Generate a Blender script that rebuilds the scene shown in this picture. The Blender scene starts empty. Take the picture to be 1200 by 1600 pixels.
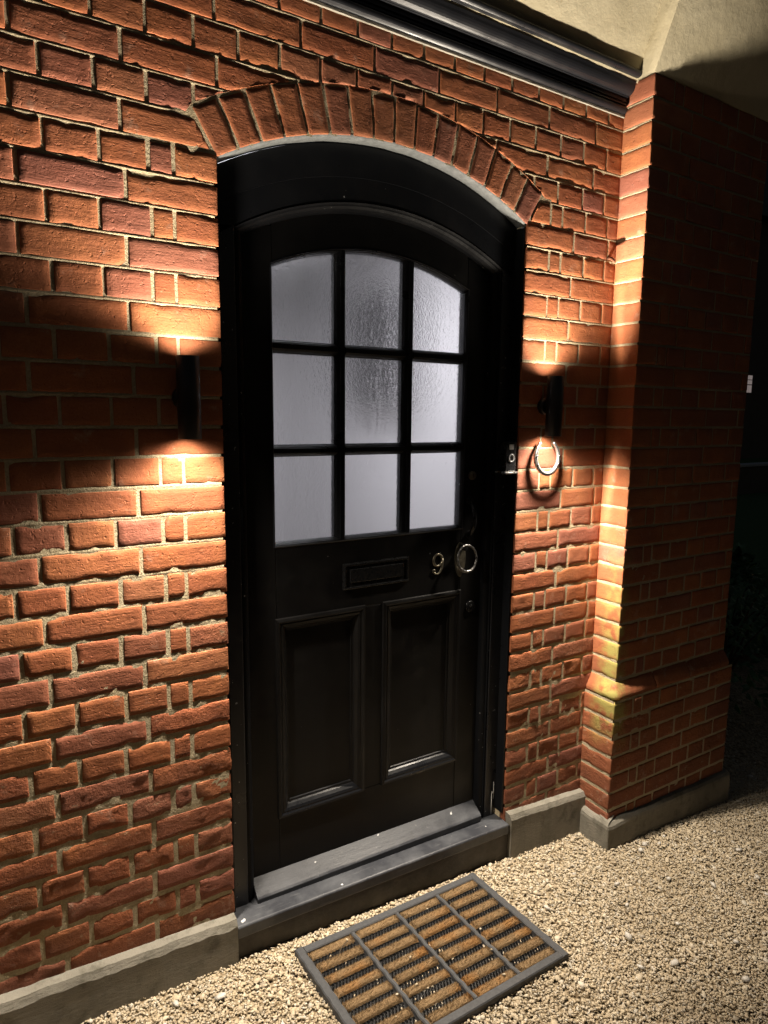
import bpy, bmesh, math, random
import numpy as np
from mathutils import Matrix, Vector

random.seed(7)
SC = bpy.context.scene
COL = SC.collection

# ------------------------------------------------------------------ camera
cam_data = bpy.data.cameras.new('camera')
cam = bpy.data.objects.new('camera', cam_data)
COL.objects.link(cam)
SC.camera = cam
cam_data.sensor_fit = 'VERTICAL'
cam_data.sensor_height = 36.0
cam_data.lens = 36.0 * 1026.71 / 1600.0
cam_data.clip_start = 0.05
cam_data.clip_end = 400.0
YAW, PITCH, ROLL = -0.553062532, 1.42547440, 0.0105144832
cam.matrix_world = (Matrix.Translation((-0.554029, -1.709954, 1.383120))
                    @ Matrix.Rotation(YAW, 4, 'Z') @ Matrix.Rotation(PITCH, 4, 'X') @ Matrix.Rotation(ROLL, 4, 'Z'))

# ------------------------------------------------------------------ night sky
world = bpy.data.worlds.new('World')
SC.world = world
world.use_nodes = True
wn = world.node_tree
bg = wn.nodes['Background']
sky_tex = wn.nodes.new('ShaderNodeTexSky')
sky_tex.sky_type = 'NISHITA'
sky_tex.sun_disc = False
sky_tex.sun_elevation = math.radians(-1.2)
sky_tex.sun_rotation = math.radians(60)
wn.links.new(sky_tex.outputs[0], bg.inputs[0])
bg.inputs[1].default_value = 0.10

SC.render.engine = 'CYCLES'
SC.cycles.use_denoising = True
SC.cycles.caustics_refractive = False
SC.cycles.caustics_reflective = False
SC.cycles.max_bounces = 10
SC.cycles.diffuse_bounces = 1
SC.cycles.transmission_bounces = 8
SC.cycles.sample_clamp_indirect = 4.0
SC.view_settings.view_transform = 'Standard'
SC.view_settings.look = 'None'
SC.view_settings.exposure = 0.0
SC.view_settings.gamma = 1.0
SC.view_settings.use_curve_mapping = False

# lamp output (the four ends of the two up/down wall lamps)
UP_POWER, DOWN_POWER = 1.0, 1.0

# ------------------------------------------------------------------ numbers
P = 0.075                     # brick course pitch
W = 1.049                     # width of the door opening between bricks
XR = 1.493                    # inner corner / pier face
PY, PX1 = -0.120, 2.215       # pier front plane, pier right end
ACX, ACZ, AR = 0.5245, 1.1246, 1.0321   # arch intrados circle
AT = 0.122                    # arch ring depth
def ground_z(x, y=0.0):
    return -0.205 - 0.06 * np.clip(x, -3.0, 4.0)

# ------------------------------------------------------------------ noise
def _h(ix, iy, seed):
    n = (ix.astype(np.int64) * 374761393 + iy.astype(np.int64) * 668265263 + seed * 1442695041) & 0x7fffffff
    n = ((n ^ (n >> 13)) * 1274126177) & 0x7fffffff
    n = (n ^ (n >> 16)) & 0xffff
    return n / 65535.0
def vnoise(x, y, seed=0):
    x = np.asarray(x, float); y = np.asarray(y, float)
    ix = np.floor(x); iy = np.floor(y); fx = x - ix; fy = y - iy
    fx = fx * fx * (3 - 2 * fx); fy = fy * fy * (3 - 2 * fy)
    a = _h(ix, iy, seed); b = _h(ix + 1, iy, seed); c = _h(ix, iy + 1, seed); d = _h(ix + 1, iy + 1, seed)
    return (a * (1 - fx) + b * fx) * (1 - fy) + (c * (1 - fx) + d * fx) * fy * 1.0
def fbm(x, y, seed=0, octs=3):
    s = 0; a = 0.5; t = 0
    for o in range(octs):
        s = s + a * vnoise(x * 2 ** o + 17.3 * o, y * 2 ** o + 9.1 * o, seed + o * 31); t += a; a *= 0.5
    return s / t

# ------------------------------------------------------------------ object helpers
def link(o, parent=None):
    COL.objects.link(o)
    if parent is not None:
        o.parent = parent
    return o
def mesh_obj(name, verts, faces, mat, parent=None, smooth=False, loc=None):
    me = bpy.data.meshes.new(name)
    me.from_pydata([tuple(v) for v in verts], [], [tuple(f) for f in faces])
    me.update()
    if smooth:
        me.polygons.foreach_set('use_smooth', [True] * len(me.polygons))
    if mat is not None:
        me.materials.append(mat)
    o = bpy.data.objects.new(name, me)
    if loc is not None:
        o.location = loc
    return link(o, parent)
def big_mesh(name, V, F, mat, parent=None, smooth=False):
    me = bpy.data.meshes.new(name)
    V = np.ascontiguousarray(V, dtype=np.float32); F = np.ascontiguousarray(F, dtype=np.int32)
    k = F.shape[1]
    me.vertices.add(len(V)); me.vertices.foreach_set('co', V.ravel())
    me.loops.add(F.size); me.loops.foreach_set('vertex_index', F.ravel())
    me.polygons.add(len(F)); me.polygons.foreach_set('loop_start', np.arange(0, F.size, k, dtype=np.int32))
    if smooth:
        me.polygons.foreach_set('use_smooth', np.ones(len(F), dtype=bool))
    me.update(calc_edges=True)
    me.materials.append(mat)
    return link(bpy.data.objects.new(name, me), parent)
def empty(name, loc, label, cat, group=None):
    o = bpy.data.objects.new(name, None)
    o.empty_display_size = 0.05
    o.location = loc
    link(o)
    return tag(o, label, cat, group)
def tag(o, label, cat, group=None):
    o['label'] = label; o['category'] = cat
    if group: o['group'] = group
    return o
def finish(bm, name, mat, parent=None, smooth=False, bevel=0.0, seg=2):
    if bevel > 0:
        bmesh.ops.bevel(bm, geom=bm.edges[:], offset=bevel, segments=seg, affect='EDGES', profile=0.5, clamp_overlap=True)
    bmesh.ops.recalc_face_normals(bm, faces=bm.faces[:])
    me = bpy.data.meshes.new(name)
    bm.to_mesh(me); bm.free()
    if smooth:
        for p in me.polygons: p.use_smooth = True
    me.materials.append(mat)
    return link(bpy.data.objects.new(name, me), parent)
def rel(parent, p):
    return Vector(p) - (parent.location if parent is not None else Vector((0, 0, 0)))
def box(name, x0, x1, y0, y1, z0, z1, mat, parent=None, bevel=0.002, seg=2, smooth=False):
    """box given in world coordinates, re-expressed in the parent's frame"""
    off = parent.location if parent is not None and parent.type == 'EMPTY' else Vector((0, 0, 0))
    bm = bmesh.new()
    vs = [bm.verts.new((x - off.x, y - off.y, z - off.z)) for x in (x0, x1) for y in (y0, y1) for z in (z0, z1)]
    for f in ((0, 1, 3, 2), (4, 6, 7, 5), (0, 4, 5, 1), (2, 3, 7, 6), (0, 2, 6, 4), (1, 5, 7, 3)):
        bm.faces.new([vs[i] for i in f])
    return finish(bm, name, mat, parent, smooth, bevel, seg)
def prism(name, poly, axis, a0, a1, mat, parent=None, off=None, smooth=False, bevel=0.0):
    """extrude a 2-D polygon along an axis; axis 'x': poly=(y,z); 'y': poly=(x,z); 'z': poly=(x,y)"""
    if off is None:
        off = parent.location if parent is not None and parent.type == 'EMPTY' else Vector((0, 0, 0))
    def pt(p, a):
        if axis == 'x': q = (a, p[0], p[1])
        elif axis == 'y': q = (p[0], a, p[1])
        else: q = (p[0], p[1], a)
        return Vector(q) - off
    bm = bmesh.new()
    A = [bm.verts.new(pt(p, a0)) for p in poly]; B = [bm.verts.new(pt(p, a1)) for p in poly]
    n = len(poly)
    bm.faces.new(A); bm.faces.new(B)
    for i in range(n):
        bm.faces.new((A[i], A[(i + 1) % n], B[(i + 1) % n], B[i]))
    return finish(bm, name, mat, parent, smooth, bevel)
def cyl(name, c, r, h, axis, mat, parent=None, n=24, r2=None, bevel=0.0, smooth=True, cap=True):
    """cylinder centred on c"""
    off = parent.location if parent is not None and parent.type == 'EMPTY' else Vector((0, 0, 0))
    r2 = r if r2 is None else r2
    prof = [(-h / 2, r), (h / 2, r2)]
    if bevel:
        prof = [(-h / 2, r - bevel), (-h / 2 + bevel * .3, r - bevel * .3), (-h / 2 + bevel, r), (h / 2 - bevel, r2), (h / 2 - bevel * .3, r2 - bevel * .3), (h / 2, r2 - bevel)]
    V = []; F = []
    for t, rr in prof:
        for i in range(n):
            a = 2 * math.pi * i / n
            u, v = rr * math.cos(a), rr * math.sin(a)
            q = {'x': (t, u, v), 'y': (u, t, v), 'z': (u, v, t)}[axis]
            V.append(Vector(q) + Vector(c) - off)
    m = len(prof)
    for k in range(m - 1):
        for i in range(n):
            F.append((k * n + i, k * n + (i + 1) % n, (k + 1) * n + (i + 1) % n, (k + 1) * n + i))
    if cap:
        F.append(tuple(range(n))[::-1]); F.append(tuple(range((m - 1) * n, m * n)))
    bm = bmesh.new()
    vs = [bm.verts.new(v) for v in V]
    for f in F: bm.faces.new([vs[i] for i in f])
    o = finish(bm, name, mat, parent, smooth)
    return o
def tube_path(name, pts, radii, mat, parent=None, n=10, closed=False, off=None):
    if off is None:
        off = parent.location if parent is not None and parent.type == 'EMPTY' else Vector((0, 0, 0))
    pts = [Vector(p) for p in pts]
    m = len(pts)
    if not hasattr(radii, '__len__'): radii = [radii] * m
    V = []; F = []
    up = Vector((0.13, 1, 0.07)).normalized()
    for k in range(m):
        a = pts[(k - 1) % m] if (closed or k > 0) else pts[k]
        b = pts[(k + 1) % m] if (closed or k < m - 1) else pts[k]
        t = (b - a).normalized()
        s = t.cross(up).normalized(); w = s.cross(t).normalized()
        for i in range(n):
            g = 2 * math.pi * i / n
            V.append(pts[k] - off + (s * math.cos(g) + w * math.sin(g)) * radii[k])
    rng = m if closed else m - 1
    for k in range(rng):
        for i in range(n):
            F.append((k * n + i, k * n + (i + 1) % n, ((k + 1) % m) * n + (i + 1) % n, ((k + 1) % m) * n + i))
    if not closed:
        F.append(tuple(range(n))); F.append(tuple(range((m - 1) * n, m * n))[::-1])
    bm = bmesh.new(); vs = [bm.verts.new(v) for v in V]
    for f in F: bm.faces.new([vs[i] for i in f])
    return finish(bm, name, mat, parent, True)
def arc_z(cx, cz, r, x):
    return cz + math.sqrt(max(r * r - (x - cx) ** 2, 0))

# ------------------------------------------------------------------ material helpers
class NT:
    def __init__(s, name):
        s.m = bpy.data.materials.new(name); s.m.use_nodes = True
        s.t = s.m.node_tree; s.b = s.t.nodes['Principled BSDF']
    def n(s, t, **kw):
        nd = s.t.nodes.new(t)
        for k, v in kw.items(): setattr(nd, k, v)
        return nd
    def l(s, a, b): s.t.links.new(a, b)
    def coord(s, kind='Object', rnd=False):
        c = s.n('ShaderNodeTexCoord').outputs[kind]
        if rnd:
            oi = s.n('ShaderNodeObjectInfo')
            mu = s.n('ShaderNodeMath', operation='MULTIPLY'); s.l(oi.outputs['Random'], mu.inputs[0]); mu.inputs[1].default_value = 37.0
            cx = s.n('ShaderNodeCombineXYZ')
            for i in range(3): s.l(mu.outputs[0], cx.inputs[i])
            ad = s.n('ShaderNodeVectorMath', operation='ADD'); s.l(c, ad.inputs[0]); s.l(cx.outputs[0], ad.inputs[1])
            return ad.outputs[0]
        return c
    def pos(s): return s.n('ShaderNodeNewGeometry').outputs['Position']
    def noise(s, vec, scale, detail=4, rough=0.55, dist=0.0):
        nd = s.n('ShaderNodeTexNoise'); nd.inputs['Scale'].default_value = scale; nd.inputs['Detail'].default_value = detail
        nd.inputs['Roughness'].default_value = rough; nd.inputs['Distortion'].default_value = dist
        s.l(vec, nd.inputs['Vector']); return nd.outputs['Fac']
    def scale(s, vec, v):
        mp = s.n('ShaderNodeMapping'); mp.inputs['Scale'].default_value = v; s.l(vec, mp.inputs['Vector']); return mp.outputs[0]
    def ramp(s, fac, stops, interp='LINEAR'):
        r = s.n('ShaderNodeValToRGB'); e = r.color_ramp.elements; r.color_ramp.interpolation = interp
        while len(e) < len(stops): e.new(0.5)
        for el, (p, c) in zip(e, stops):
            el.position = p; el.color = (c, c, c, 1) if not hasattr(c, '__len__') else (*c, 1)
        s.l(fac, r.inputs[0]); return r.outputs[0]
    def mix(s, fac, a, b, mode='MIX'):
        m = s.n('ShaderNodeMix', data_type='RGBA', blend_type=mode)
        for inp, v in ((m.inputs[0], fac), (m.inputs[6], a), (m.inputs[7], b)):
            if hasattr(v, 'is_output') or isinstance(v, bpy.types.NodeSocket): s.l(v, inp)
            elif hasattr(v, '__len__'): inp.default_value = (*v, 1)
            else: inp.default_value = v
        return m.outputs[2]
    def math(s, op, a, b=0.0):
        m = s.n('ShaderNodeMath', operation=op)
        for inp, v in ((m.inputs[0], a), (m.inputs[1], b)):
            if isinstance(v, bpy.types.NodeSocket): s.l(v, inp)
            else: inp.default_value = v
        return m.outputs[0]
    def bump(s, h, strength=0.5, dist=0.002, prev=None):
        b = s.n('ShaderNodeBump'); b.inputs['Strength'].default_value = strength; b.inputs['Distance'].default_value = dist
        s.l(h, b.inputs['Height'])
        if prev is not None: s.l(prev, b.inputs['Normal'])
        return b.outputs[0]
    def out(s, color=None, rough=None, normal=None, **kw):
        for inp, v in (('Base Color', color), ('Roughness', rough), ('Normal', normal)):
            if v is None: continue
            if isinstance(v, bpy.types.NodeSocket): s.l(v, s.b.inputs[inp])
            elif hasattr(v, '__len__'): s.b.inputs[inp].default_value = (*v, 1)
            else: s.b.inputs[inp].default_value = v
        for k, v in kw.items():
            s.b.inputs[k.replace('_', ' ')].default_value = v
        return s.m

def brick_material(name, rough_faced, bright=1.0):
    t = NT(name)
    v = t.coord('Object', rnd=True)
    oi = t.n('ShaderNodeObjectInfo').outputs['Random']
    k = bright
    base = t.ramp(oi, [(0.0, (.44 * k, .145 * k, .056 * k)), (.22, (.50 * k, .185 * k, .068 * k)), (.42, (.42 * k, .132 * k, .052 * k)),
                       (.62, (.48 * k, .165 * k, .058 * k)), (.78, (.40 * k, .145 * k, .080 * k)), (.88, (.34 * k, .130 * k, .092 * k)), (1.0, (.52 * k, .205 * k, .078 * k))])
    big = t.noise(v, 14, 3, .6)
    base = t.mix(t.ramp(big, [(.3, 0.0), (.75, .55)]), base, (.25 * k, .07 * k, .038 * k))
    fine = t.noise(v, 260, 4, .65)
    base = t.mix(t.ramp(fine, [(.35, .35), (.6, 0.0)]), base, (.19 * k, .055 * k, .03 * k))
    # lime and paint flecks
    fl = t.noise(v, 75, 3, .6)
    base = t.mix(t.ramp(fl, [(.70, 0.0), (.76, .5)]), base, (.52, .36, .26))
    dk = t.noise(v, 38, 4, .7)
    base = t.mix(t.ramp(dk, [(.24, .5), (.30, 0.0)]), base, (.10, .05, .03))
    # soot and damp low on the wall, algae on the pier corner
    pos = t.pos()
    sp = t.n('ShaderNodeSeparateXYZ'); t.l(pos, sp.inputs[0])
    big2 = t.noise(pos, 5.0, 4, .6)
    low = t.math('MULTIPLY', t.ramp(sp.outputs[2], [(0.0, 0.0), (1.0, 0.0)]), 1.0)
    mr = t.n('ShaderNodeMapRange'); t.l(sp.outputs[2], mr.inputs[0])
    mr.inputs[1].default_value = .55; mr.inputs[2].default_value = -.1; mr.inputs[3].default_value = 0; mr.inputs[4].default_value = .75
    damp = t.math('MULTIPLY', mr.outputs[0], t.ramp(big2, [(.35, .15), (.65, 1.0)]))
    base = t.mix(damp, base, (.16, .055, .03))
    soot = t.ramp(t.noise(pos, 2.6, 5, .65), [(.42, 0.0), (.68, .5)])
    base = t.mix(soot, base, (.17, .062, .034))
    salt = t.ramp(t.noise(pos, 13, 5, .7), [(.60, 0.0), (.74, .38)])
    base = t.mix(salt, base, (.55, .42, .33))
    # algae
    def band(sock, a, b, c, d):
        m1 = t.n('ShaderNodeMapRange'); t.l(sock, m1.inputs[0]); m1.inputs[1].default_value = a; m1.inputs[2].default_value = b
        m2 = t.n('ShaderNodeMapRange'); t.l(sock, m2.inputs[0]); m2.inputs[1].default_value = c; m2.inputs[2].default_value = d; m2.inputs[3].default_value = 1; m2.inputs[4].default_value = 0
        return t.math('MULTIPLY', m1.outputs[0], m2.outputs[0])
    al = t.math('MULTIPLY', band(sp.outputs[2], .08, .22, .55, .95), band(sp.outputs[0], 1.44, 1.46, 1.51, 1.56))
    al = t.math('MULTIPLY', al, band(sp.outputs[1], -.2, -.17, -.07, -.02))
    al = t.math('MULTIPLY', al, t.ramp(t.noise(pos, 16, 4, .65), [(.40, 0.0), (.58, .8)]))
    base = t.mix(al, base, (.36, .35, .10))
    if rough_faced:
        sm = t.ramp(t.noise(t.scale(v, (1, 1, 1.6)), 21, 5, .7), [(.62, 0.0), (.70, .55)])
        base = t.mix(sm, base, (.40, .31, .20))
    # relief
    h1 = t.noise(v, 45 if rough_faced else 30, 6, .62)
    drag = t.noise(t.scale(v, (18, 60, 130)), 1.0, 4, .7, .6)
    h2 = t.noise(v, 420, 3, .7)
    pits = t.ramp(t.noise(v, 95, 2, .5), [(.28, 0.0), (.38, 1.0)])
    n1 = t.bump(h1, .9 if rough_faced else .55, .006 if rough_faced else .0035)
    n2 = t.bump(drag, .7 if rough_faced else .5, .002, n1)
    n3 = t.bump(pits, .5, .0015, n2)
    crag = t.noise(v, 130, 5, .7)
    n3 = t.bump(crag, .8 if rough_faced else .35, .0035 if rough_faced else .0016, n3)
    n4 = t.bump(h2, .6 if rough_faced else .35, .0009, n3)
    return t.out(base, t.ramp(fine, [(.3, .92), (.7, .7)]), n4, Specular_IOR_Level=.32)

def simple(name, color, rough=.5, metallic=0.0, var=.12, nscale=40, bump=.15, bdist=.001, spec=.5, coat=0.0):
    t = NT(name)
    v = t.coord('Object', rnd=True)
    nz = t.noise(v, nscale, 5, .6)
    c = t.mix(t.ramp(nz, [(.3, 0.0), (.75, 1.0)]), tuple(x * (1 - var) for x in color), tuple(min(1, x * (1 + var)) for x in color))
    r = t.ramp(t.noise(v, nscale * .6, 4, .6), [(.3, max(0, rough - .1)), (.7, min(1, rough + .12))])
    return t.out(c, r, t.bump(t.noise(v, nscale * 3, 4, .6), bump, bdist), Metallic=metallic, Specular_IOR_Level=spec, Coat_Weight=coat)

M = {}
M['brick'] = brick_material('brick_smooth_faced', False)
M['brick_arch'] = brick_material('brick_arch', False, .70)
M['brick_rough'] = brick_material('brick_rough_faced', True, .92)

def mortar_material():
    t = NT('lime_mortar'); p = t.pos()
    a = t.noise(p, 9, 4, .6); g = t.noise(p, 520, 3, .7); g2 = t.noise(p, 160, 4, .7)
    c = t.mix(t.ramp(a, [(.3, 0.0), (.7, 1.0)]), (.44, .355, .22), (.53, .455, .32))
    c = t.mix(t.ramp(g2, [(.35, .5), (.6, 0.0)]), c, (.25, .19, .11))
    c = t.mix(t.ramp(g, [(.6, 0.0), (.75, .5)]), c, (.66, .6, .46))
    n = t.bump(g2, .8, .004); n = t.bump(g, .7, .0015, n)
    return t.out(c, .95, n, Specular_IOR_Level=.15)
M['mortar'] = mortar_material()

def cement_material():
    t = NT('cement_render'); p = t.pos()
    a = t.noise(p, 4, 5, .65); g = t.noise(t.scale(p, (40, 40, 150)), 1.0, 5, .65, .4); f = t.noise(p, 300, 3, .7)
    c = t.mix(t.ramp(a, [(.3, 0.0), (.7, 1.0)]), (.165, .152, .125), (.26, .24, .20))
    c = t.mix(t.ramp(t.noise(p, 17, 5, .7), [(.30, .7), (.48, 0.0)]), c, (.085, .078, .06))
    c = t.mix(t.ramp(t.noise(t.scale(p, (9, 9, 2.0)), 1.0, 4, .7), [(.52, 0.0), (.72, .5)]), c, (.10, .095, .07))
    n = t.bump(g, .7, .004); n = t.bump(f, .5, .0009, n)
    return t.out(c, .9, n, Specular_IOR_Level=.25)
M['cement'] = cement_material()

def cream_render():
    t = NT('cream_painted_render'); p = t.pos()
    a = t.noise(p, 3.5, 5, .6); g = t.noise(p, 130, 5, .65); b = t.noise(p, 28, 4, .6)
    c = t.mix(t.ramp(a, [(.3, 0.0), (.7, 1.0)]), (.47, .41, .27), (.57, .51, .36))
    c = t.mix(t.ramp(t.noise(p, 24, 5, .7), [(.22, .5), (.36, 0.0)]), c, (.36, .28, .15))
    n = t.bump(b, .35, .006); n = t.bump(g, .45, .0016, n)
    return t.out(c, .85, n, Specular_IOR_Level=.3)
M['cream'] = cream_render()

def black_paint(name, col=(.006, .0065, .0078), rough=.32, flecks=.765, spec=.4):
    t = NT(name); v = t.coord('Object', rnd=True)
    grain = t.noise(t.scale(v, (34, 34, 3.0)), 1.0, 5, .6, .3)
    r = t.ramp(t.noise(v, 9, 5, .65), [(.3, rough - .08), (.7, rough + .14)])
    fl = t.ramp(t.noise(v, 85, 2, .4), [(flecks + .035, 0.0), (flecks + .05, .8)])
    c = t.mix(fl, col, (.42, .42, .41))
    dust = t.ramp(t.noise(v, 6, 5, .7), [(.5, 0.0), (.8, .35)])
    c = t.mix(dust, c, (.016, .0155, .016))
    n = t.bump(grain, .22, .0016); n = t.bump(t.noise(v, 150, 3, .6), .12, .0006, n)
    return t.out(c, r, n, Specular_IOR_Level=spec)
M['black'] = black_paint('black_gloss_paint', spec=.22)
M['black_worn'] = black_paint('black_paint_worn', (.008, .0085, .0105), .32, .735, .4)
M['door_black'] = black_paint('black_door_paint', (.0048, .0045, .0045), .38, .775, .25)
M['sill_black'] = black_paint('black_sill_paint', (.040, .043, .052), .40, .69, .5)
def sill_paint():
    t = NT('worn_sill_paint'); v = t.coord('Object', rnd=True)
    a = t.noise(v, 7, 5, .7); sc = t.noise(t.scale(v, (6, 90, 90)), 1.0, 4, .6)
    c = t.mix(t.ramp(a, [(.42, 0.0), (.7, 1.0)]), (.028, .030, .037), (.070, .074, .084))
    c = t.mix(t.ramp(sc, [(.62, 0.0), (.72, .4)]), c, (.16, .16, .165))
    c = t.mix(t.ramp(t.noise(v, 60, 4, .7), [(.66, 0.0), (.74, .55)]), c, (.26, .26, .26))
    c = t.mix(t.ramp(t.noise(v, 33, 2, .4), [(.735, 0.0), (.745, .9)]), c, (.6, .6, .6))
    n = t.bump(t.noise(t.scale(v, (10, 60, 60)), 1.0, 5, .65), .35, .002); n = t.bump(t.noise(v, 220, 3, .6), .25, .0006, n)
    return t.out(c, t.ramp(a, [(.3, .34), (.7, .58)]), n, Specular_IOR_Level=.5)
M['sill_black'] = sill_paint()
M['jamb_black'] = black_paint('black_jamb_paint', (.012, .0125, .0150), .30, .70, .5)
M['bead_black'] = black_paint('black_bead_paint', (.005, .0053, .0062), .36, .73, .10)
M['drip'] = simple('white_paint_drip', (.55, .55, .53), .5, 0, .1, 60, .1, .0005)
M['riser'] = simple('dark_painted_concrete', (.045, .038, .03), .6, 0, .35, 25, .4, .003)
M['lamp_metal'] = simple('matt_black_metal', (.012, .012, .013), .38, .0, .1, 200, .1, .0002)
M['iron'] = simple('black_iron', (.02, .02, .021), .3, .6, .2, 160, .25, .0006)
M['steel'] = simple('worn_steel', (.55, .54, .53), .28, .9, .18, 90, .3, .0008)
M['brass'] = simple('aged_brass', (.25, .225, .17), .40, .9, .2, 120, .15, .0004)
M['worn_iron'] = simple('worn_bright_iron', (.19, .185, .18), .33, .9, .3, 140, .3, .0006)
M['plastic'] = simple('black_plastic', (.014, .014, .016), .25, 0, .08, 150, .05, .0002)
M['grey_plastic'] = simple('pale_grey_plastic', (.62, .62, .64), .35, 0, .06, 100, .05, .0002)
M['rubber'] = simple('black_rubber', (.055, .056, .060), .62, 0, .25, 120, .35, .0008)
M['stud'] = simple('dark_rubber_studs', (.012, .012, .013), .5, 0, .2, 120, .2, .0008)
M['rust'] = simple('rusty_iron', (.16, .06, .03), .8, .2, .3, 200, .5, .0008)
M['plaster'] = simple('white_hall_plaster', (.72, .70, .71), .8, 0, .03, 12, .05, .001)
M['hall_dark'] = simple('dark_hall_wood', (.03, .029, .03), .6, 0, .2, 12, .1, .001)
M['hall_floor'] = simple('hall_floor_tile', (.35, .33, .31), .5, 0, .1, 12, .1, .001)

def coir_material():
    t = NT('coir_bristle'); v = t.coord('Object', rnd=True)
    oi = t.n('ShaderNodeObjectInfo').outputs['Random']
    a = t.noise(v, 600, 3, .6); p = t.pos(); w = t.noise(p, 7, 3, .5)
    c = t.mix(a, (.15, .09, .042), (.40, .275, .15))
    c = t.mix(t.ramp(w, [(.54, 0.0), (.68, .7)]), c, (.34, .16, .045))
    n = t.bump(a, .8, .002)
    return t.out(c, .9, n, Specular_IOR_Level=.2)
M['coir'] = coir_material()

def gravel_material():
    t = NT('gravel_stone')
    ri = t.n('ShaderNodeNewGeometry').outputs['Random Per Island']
    c = t.ramp(ri, [(0.0, (.46, .35, .22)), (.16, (.70, .58, .40)), (.30, (.55, .43, .27)), (.44, (.78, .69, .53)), (.56, (.38, .29, .18)), (.70, (.68, .58, .43)), (.80, (.50, .39, .25)), (.92, (.80, .75, .65)), (1.0, (.24, .20, .15))])
    p = t.pos()
    c = t.mix(.14, c, (.60, .545, .45))
    c = t.mix(t.ramp(t.noise(p, 3.1, 4, .6), [(.45, 0.0), (.7, .4)]), c, (.30, .245, .17))
    c = t.mix(t.ramp(t.noise(p, 240, 3, .6), [(.35, .35), (.65, 0.0)]), c, (.33, .25, .16))
    return t.out(c, .72, t.bump(t.noise(p, 600, 3, .6), .3, .0006), Specular_IOR_Level=.35)
M['gravel'] = gravel_material()
def ground_material():
    t = NT('gravel_ground'); p = t.pos()
    vo = t.n('ShaderNodeTexVoronoi'); vo.inputs['Scale'].default_value = 95; t.l(p, vo.inputs['Vector'])
    c = t.mix(t.ramp(vo.outputs['Color'], [(.2, 0.0), (.8, 1.0)]), (.20, .14, .075), (.52, .42, .28))
    return t.out(c, .9, t.bump(vo.outputs['Distance'], 1.0, .006))
M['ground'] = ground_material()
M['flint'] = simple('pale_flint', (.62, .58, .52), .6, 0, .25, 60, .4, .001)
M['grass'] = simple('night_lawn', (.05, .13, .04), .95, 0, .4, 30, .8, .02)
M['leaf'] = simple('shrub_leaf', (.06, .15, .055), .5, 0, .3, 8, .2, .001)
M['bark'] = simple('shrub_bark', (.06, .045, .03), .9, 0, .3, 60, .5, .002)
M['coping'] = simple('pale_stone_coping', (.40, .42, .46), .8, 0, .1, 20, .3, .002)
M['low_bounce'] = simple('low_bounce_ground', (.04, .04, .04), .9, 0, .2, 40, .5, .003)
M['far_wall'] = simple('far_dark_render', (.10, .09, .08), .9, 0, .1, 4, .1, .002)

def glass_material(seed):
    t = NT('obscured_glass_%d' % seed)
    p = t.pos()
    o = t.n('ShaderNodeVectorMath', operation='ADD'); t.l(p, o.inputs[0]); o.inputs[1].default_value = (seed * 3.7, 0, seed * 1.3)
    q = o.outputs[0]
    h1 = t.noise(t.scale(q, (85, 10, 62)), 1.0, 3, .55, .8)
    h2 = t.noise(q, 170, 2, .5, .3)
    band = t.ramp(t.noise(t.scale(q, (14, 1, 2.0)), 1.0, 2, .5), [(.36, .6), (.66, 1.0)])
    hh = t.math('MULTIPLY', t.math('ADD', h1, t.math('MULTIPLY', h2, .45)), band)
    t.out((.95, .95, .95), .20, t.bump(hh, .42, .004), IOR=1.45, Specular_IOR_Level=.5)
    t.b.inputs['Transmission Weight'].default_value = 1.0
    return t.m

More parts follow.
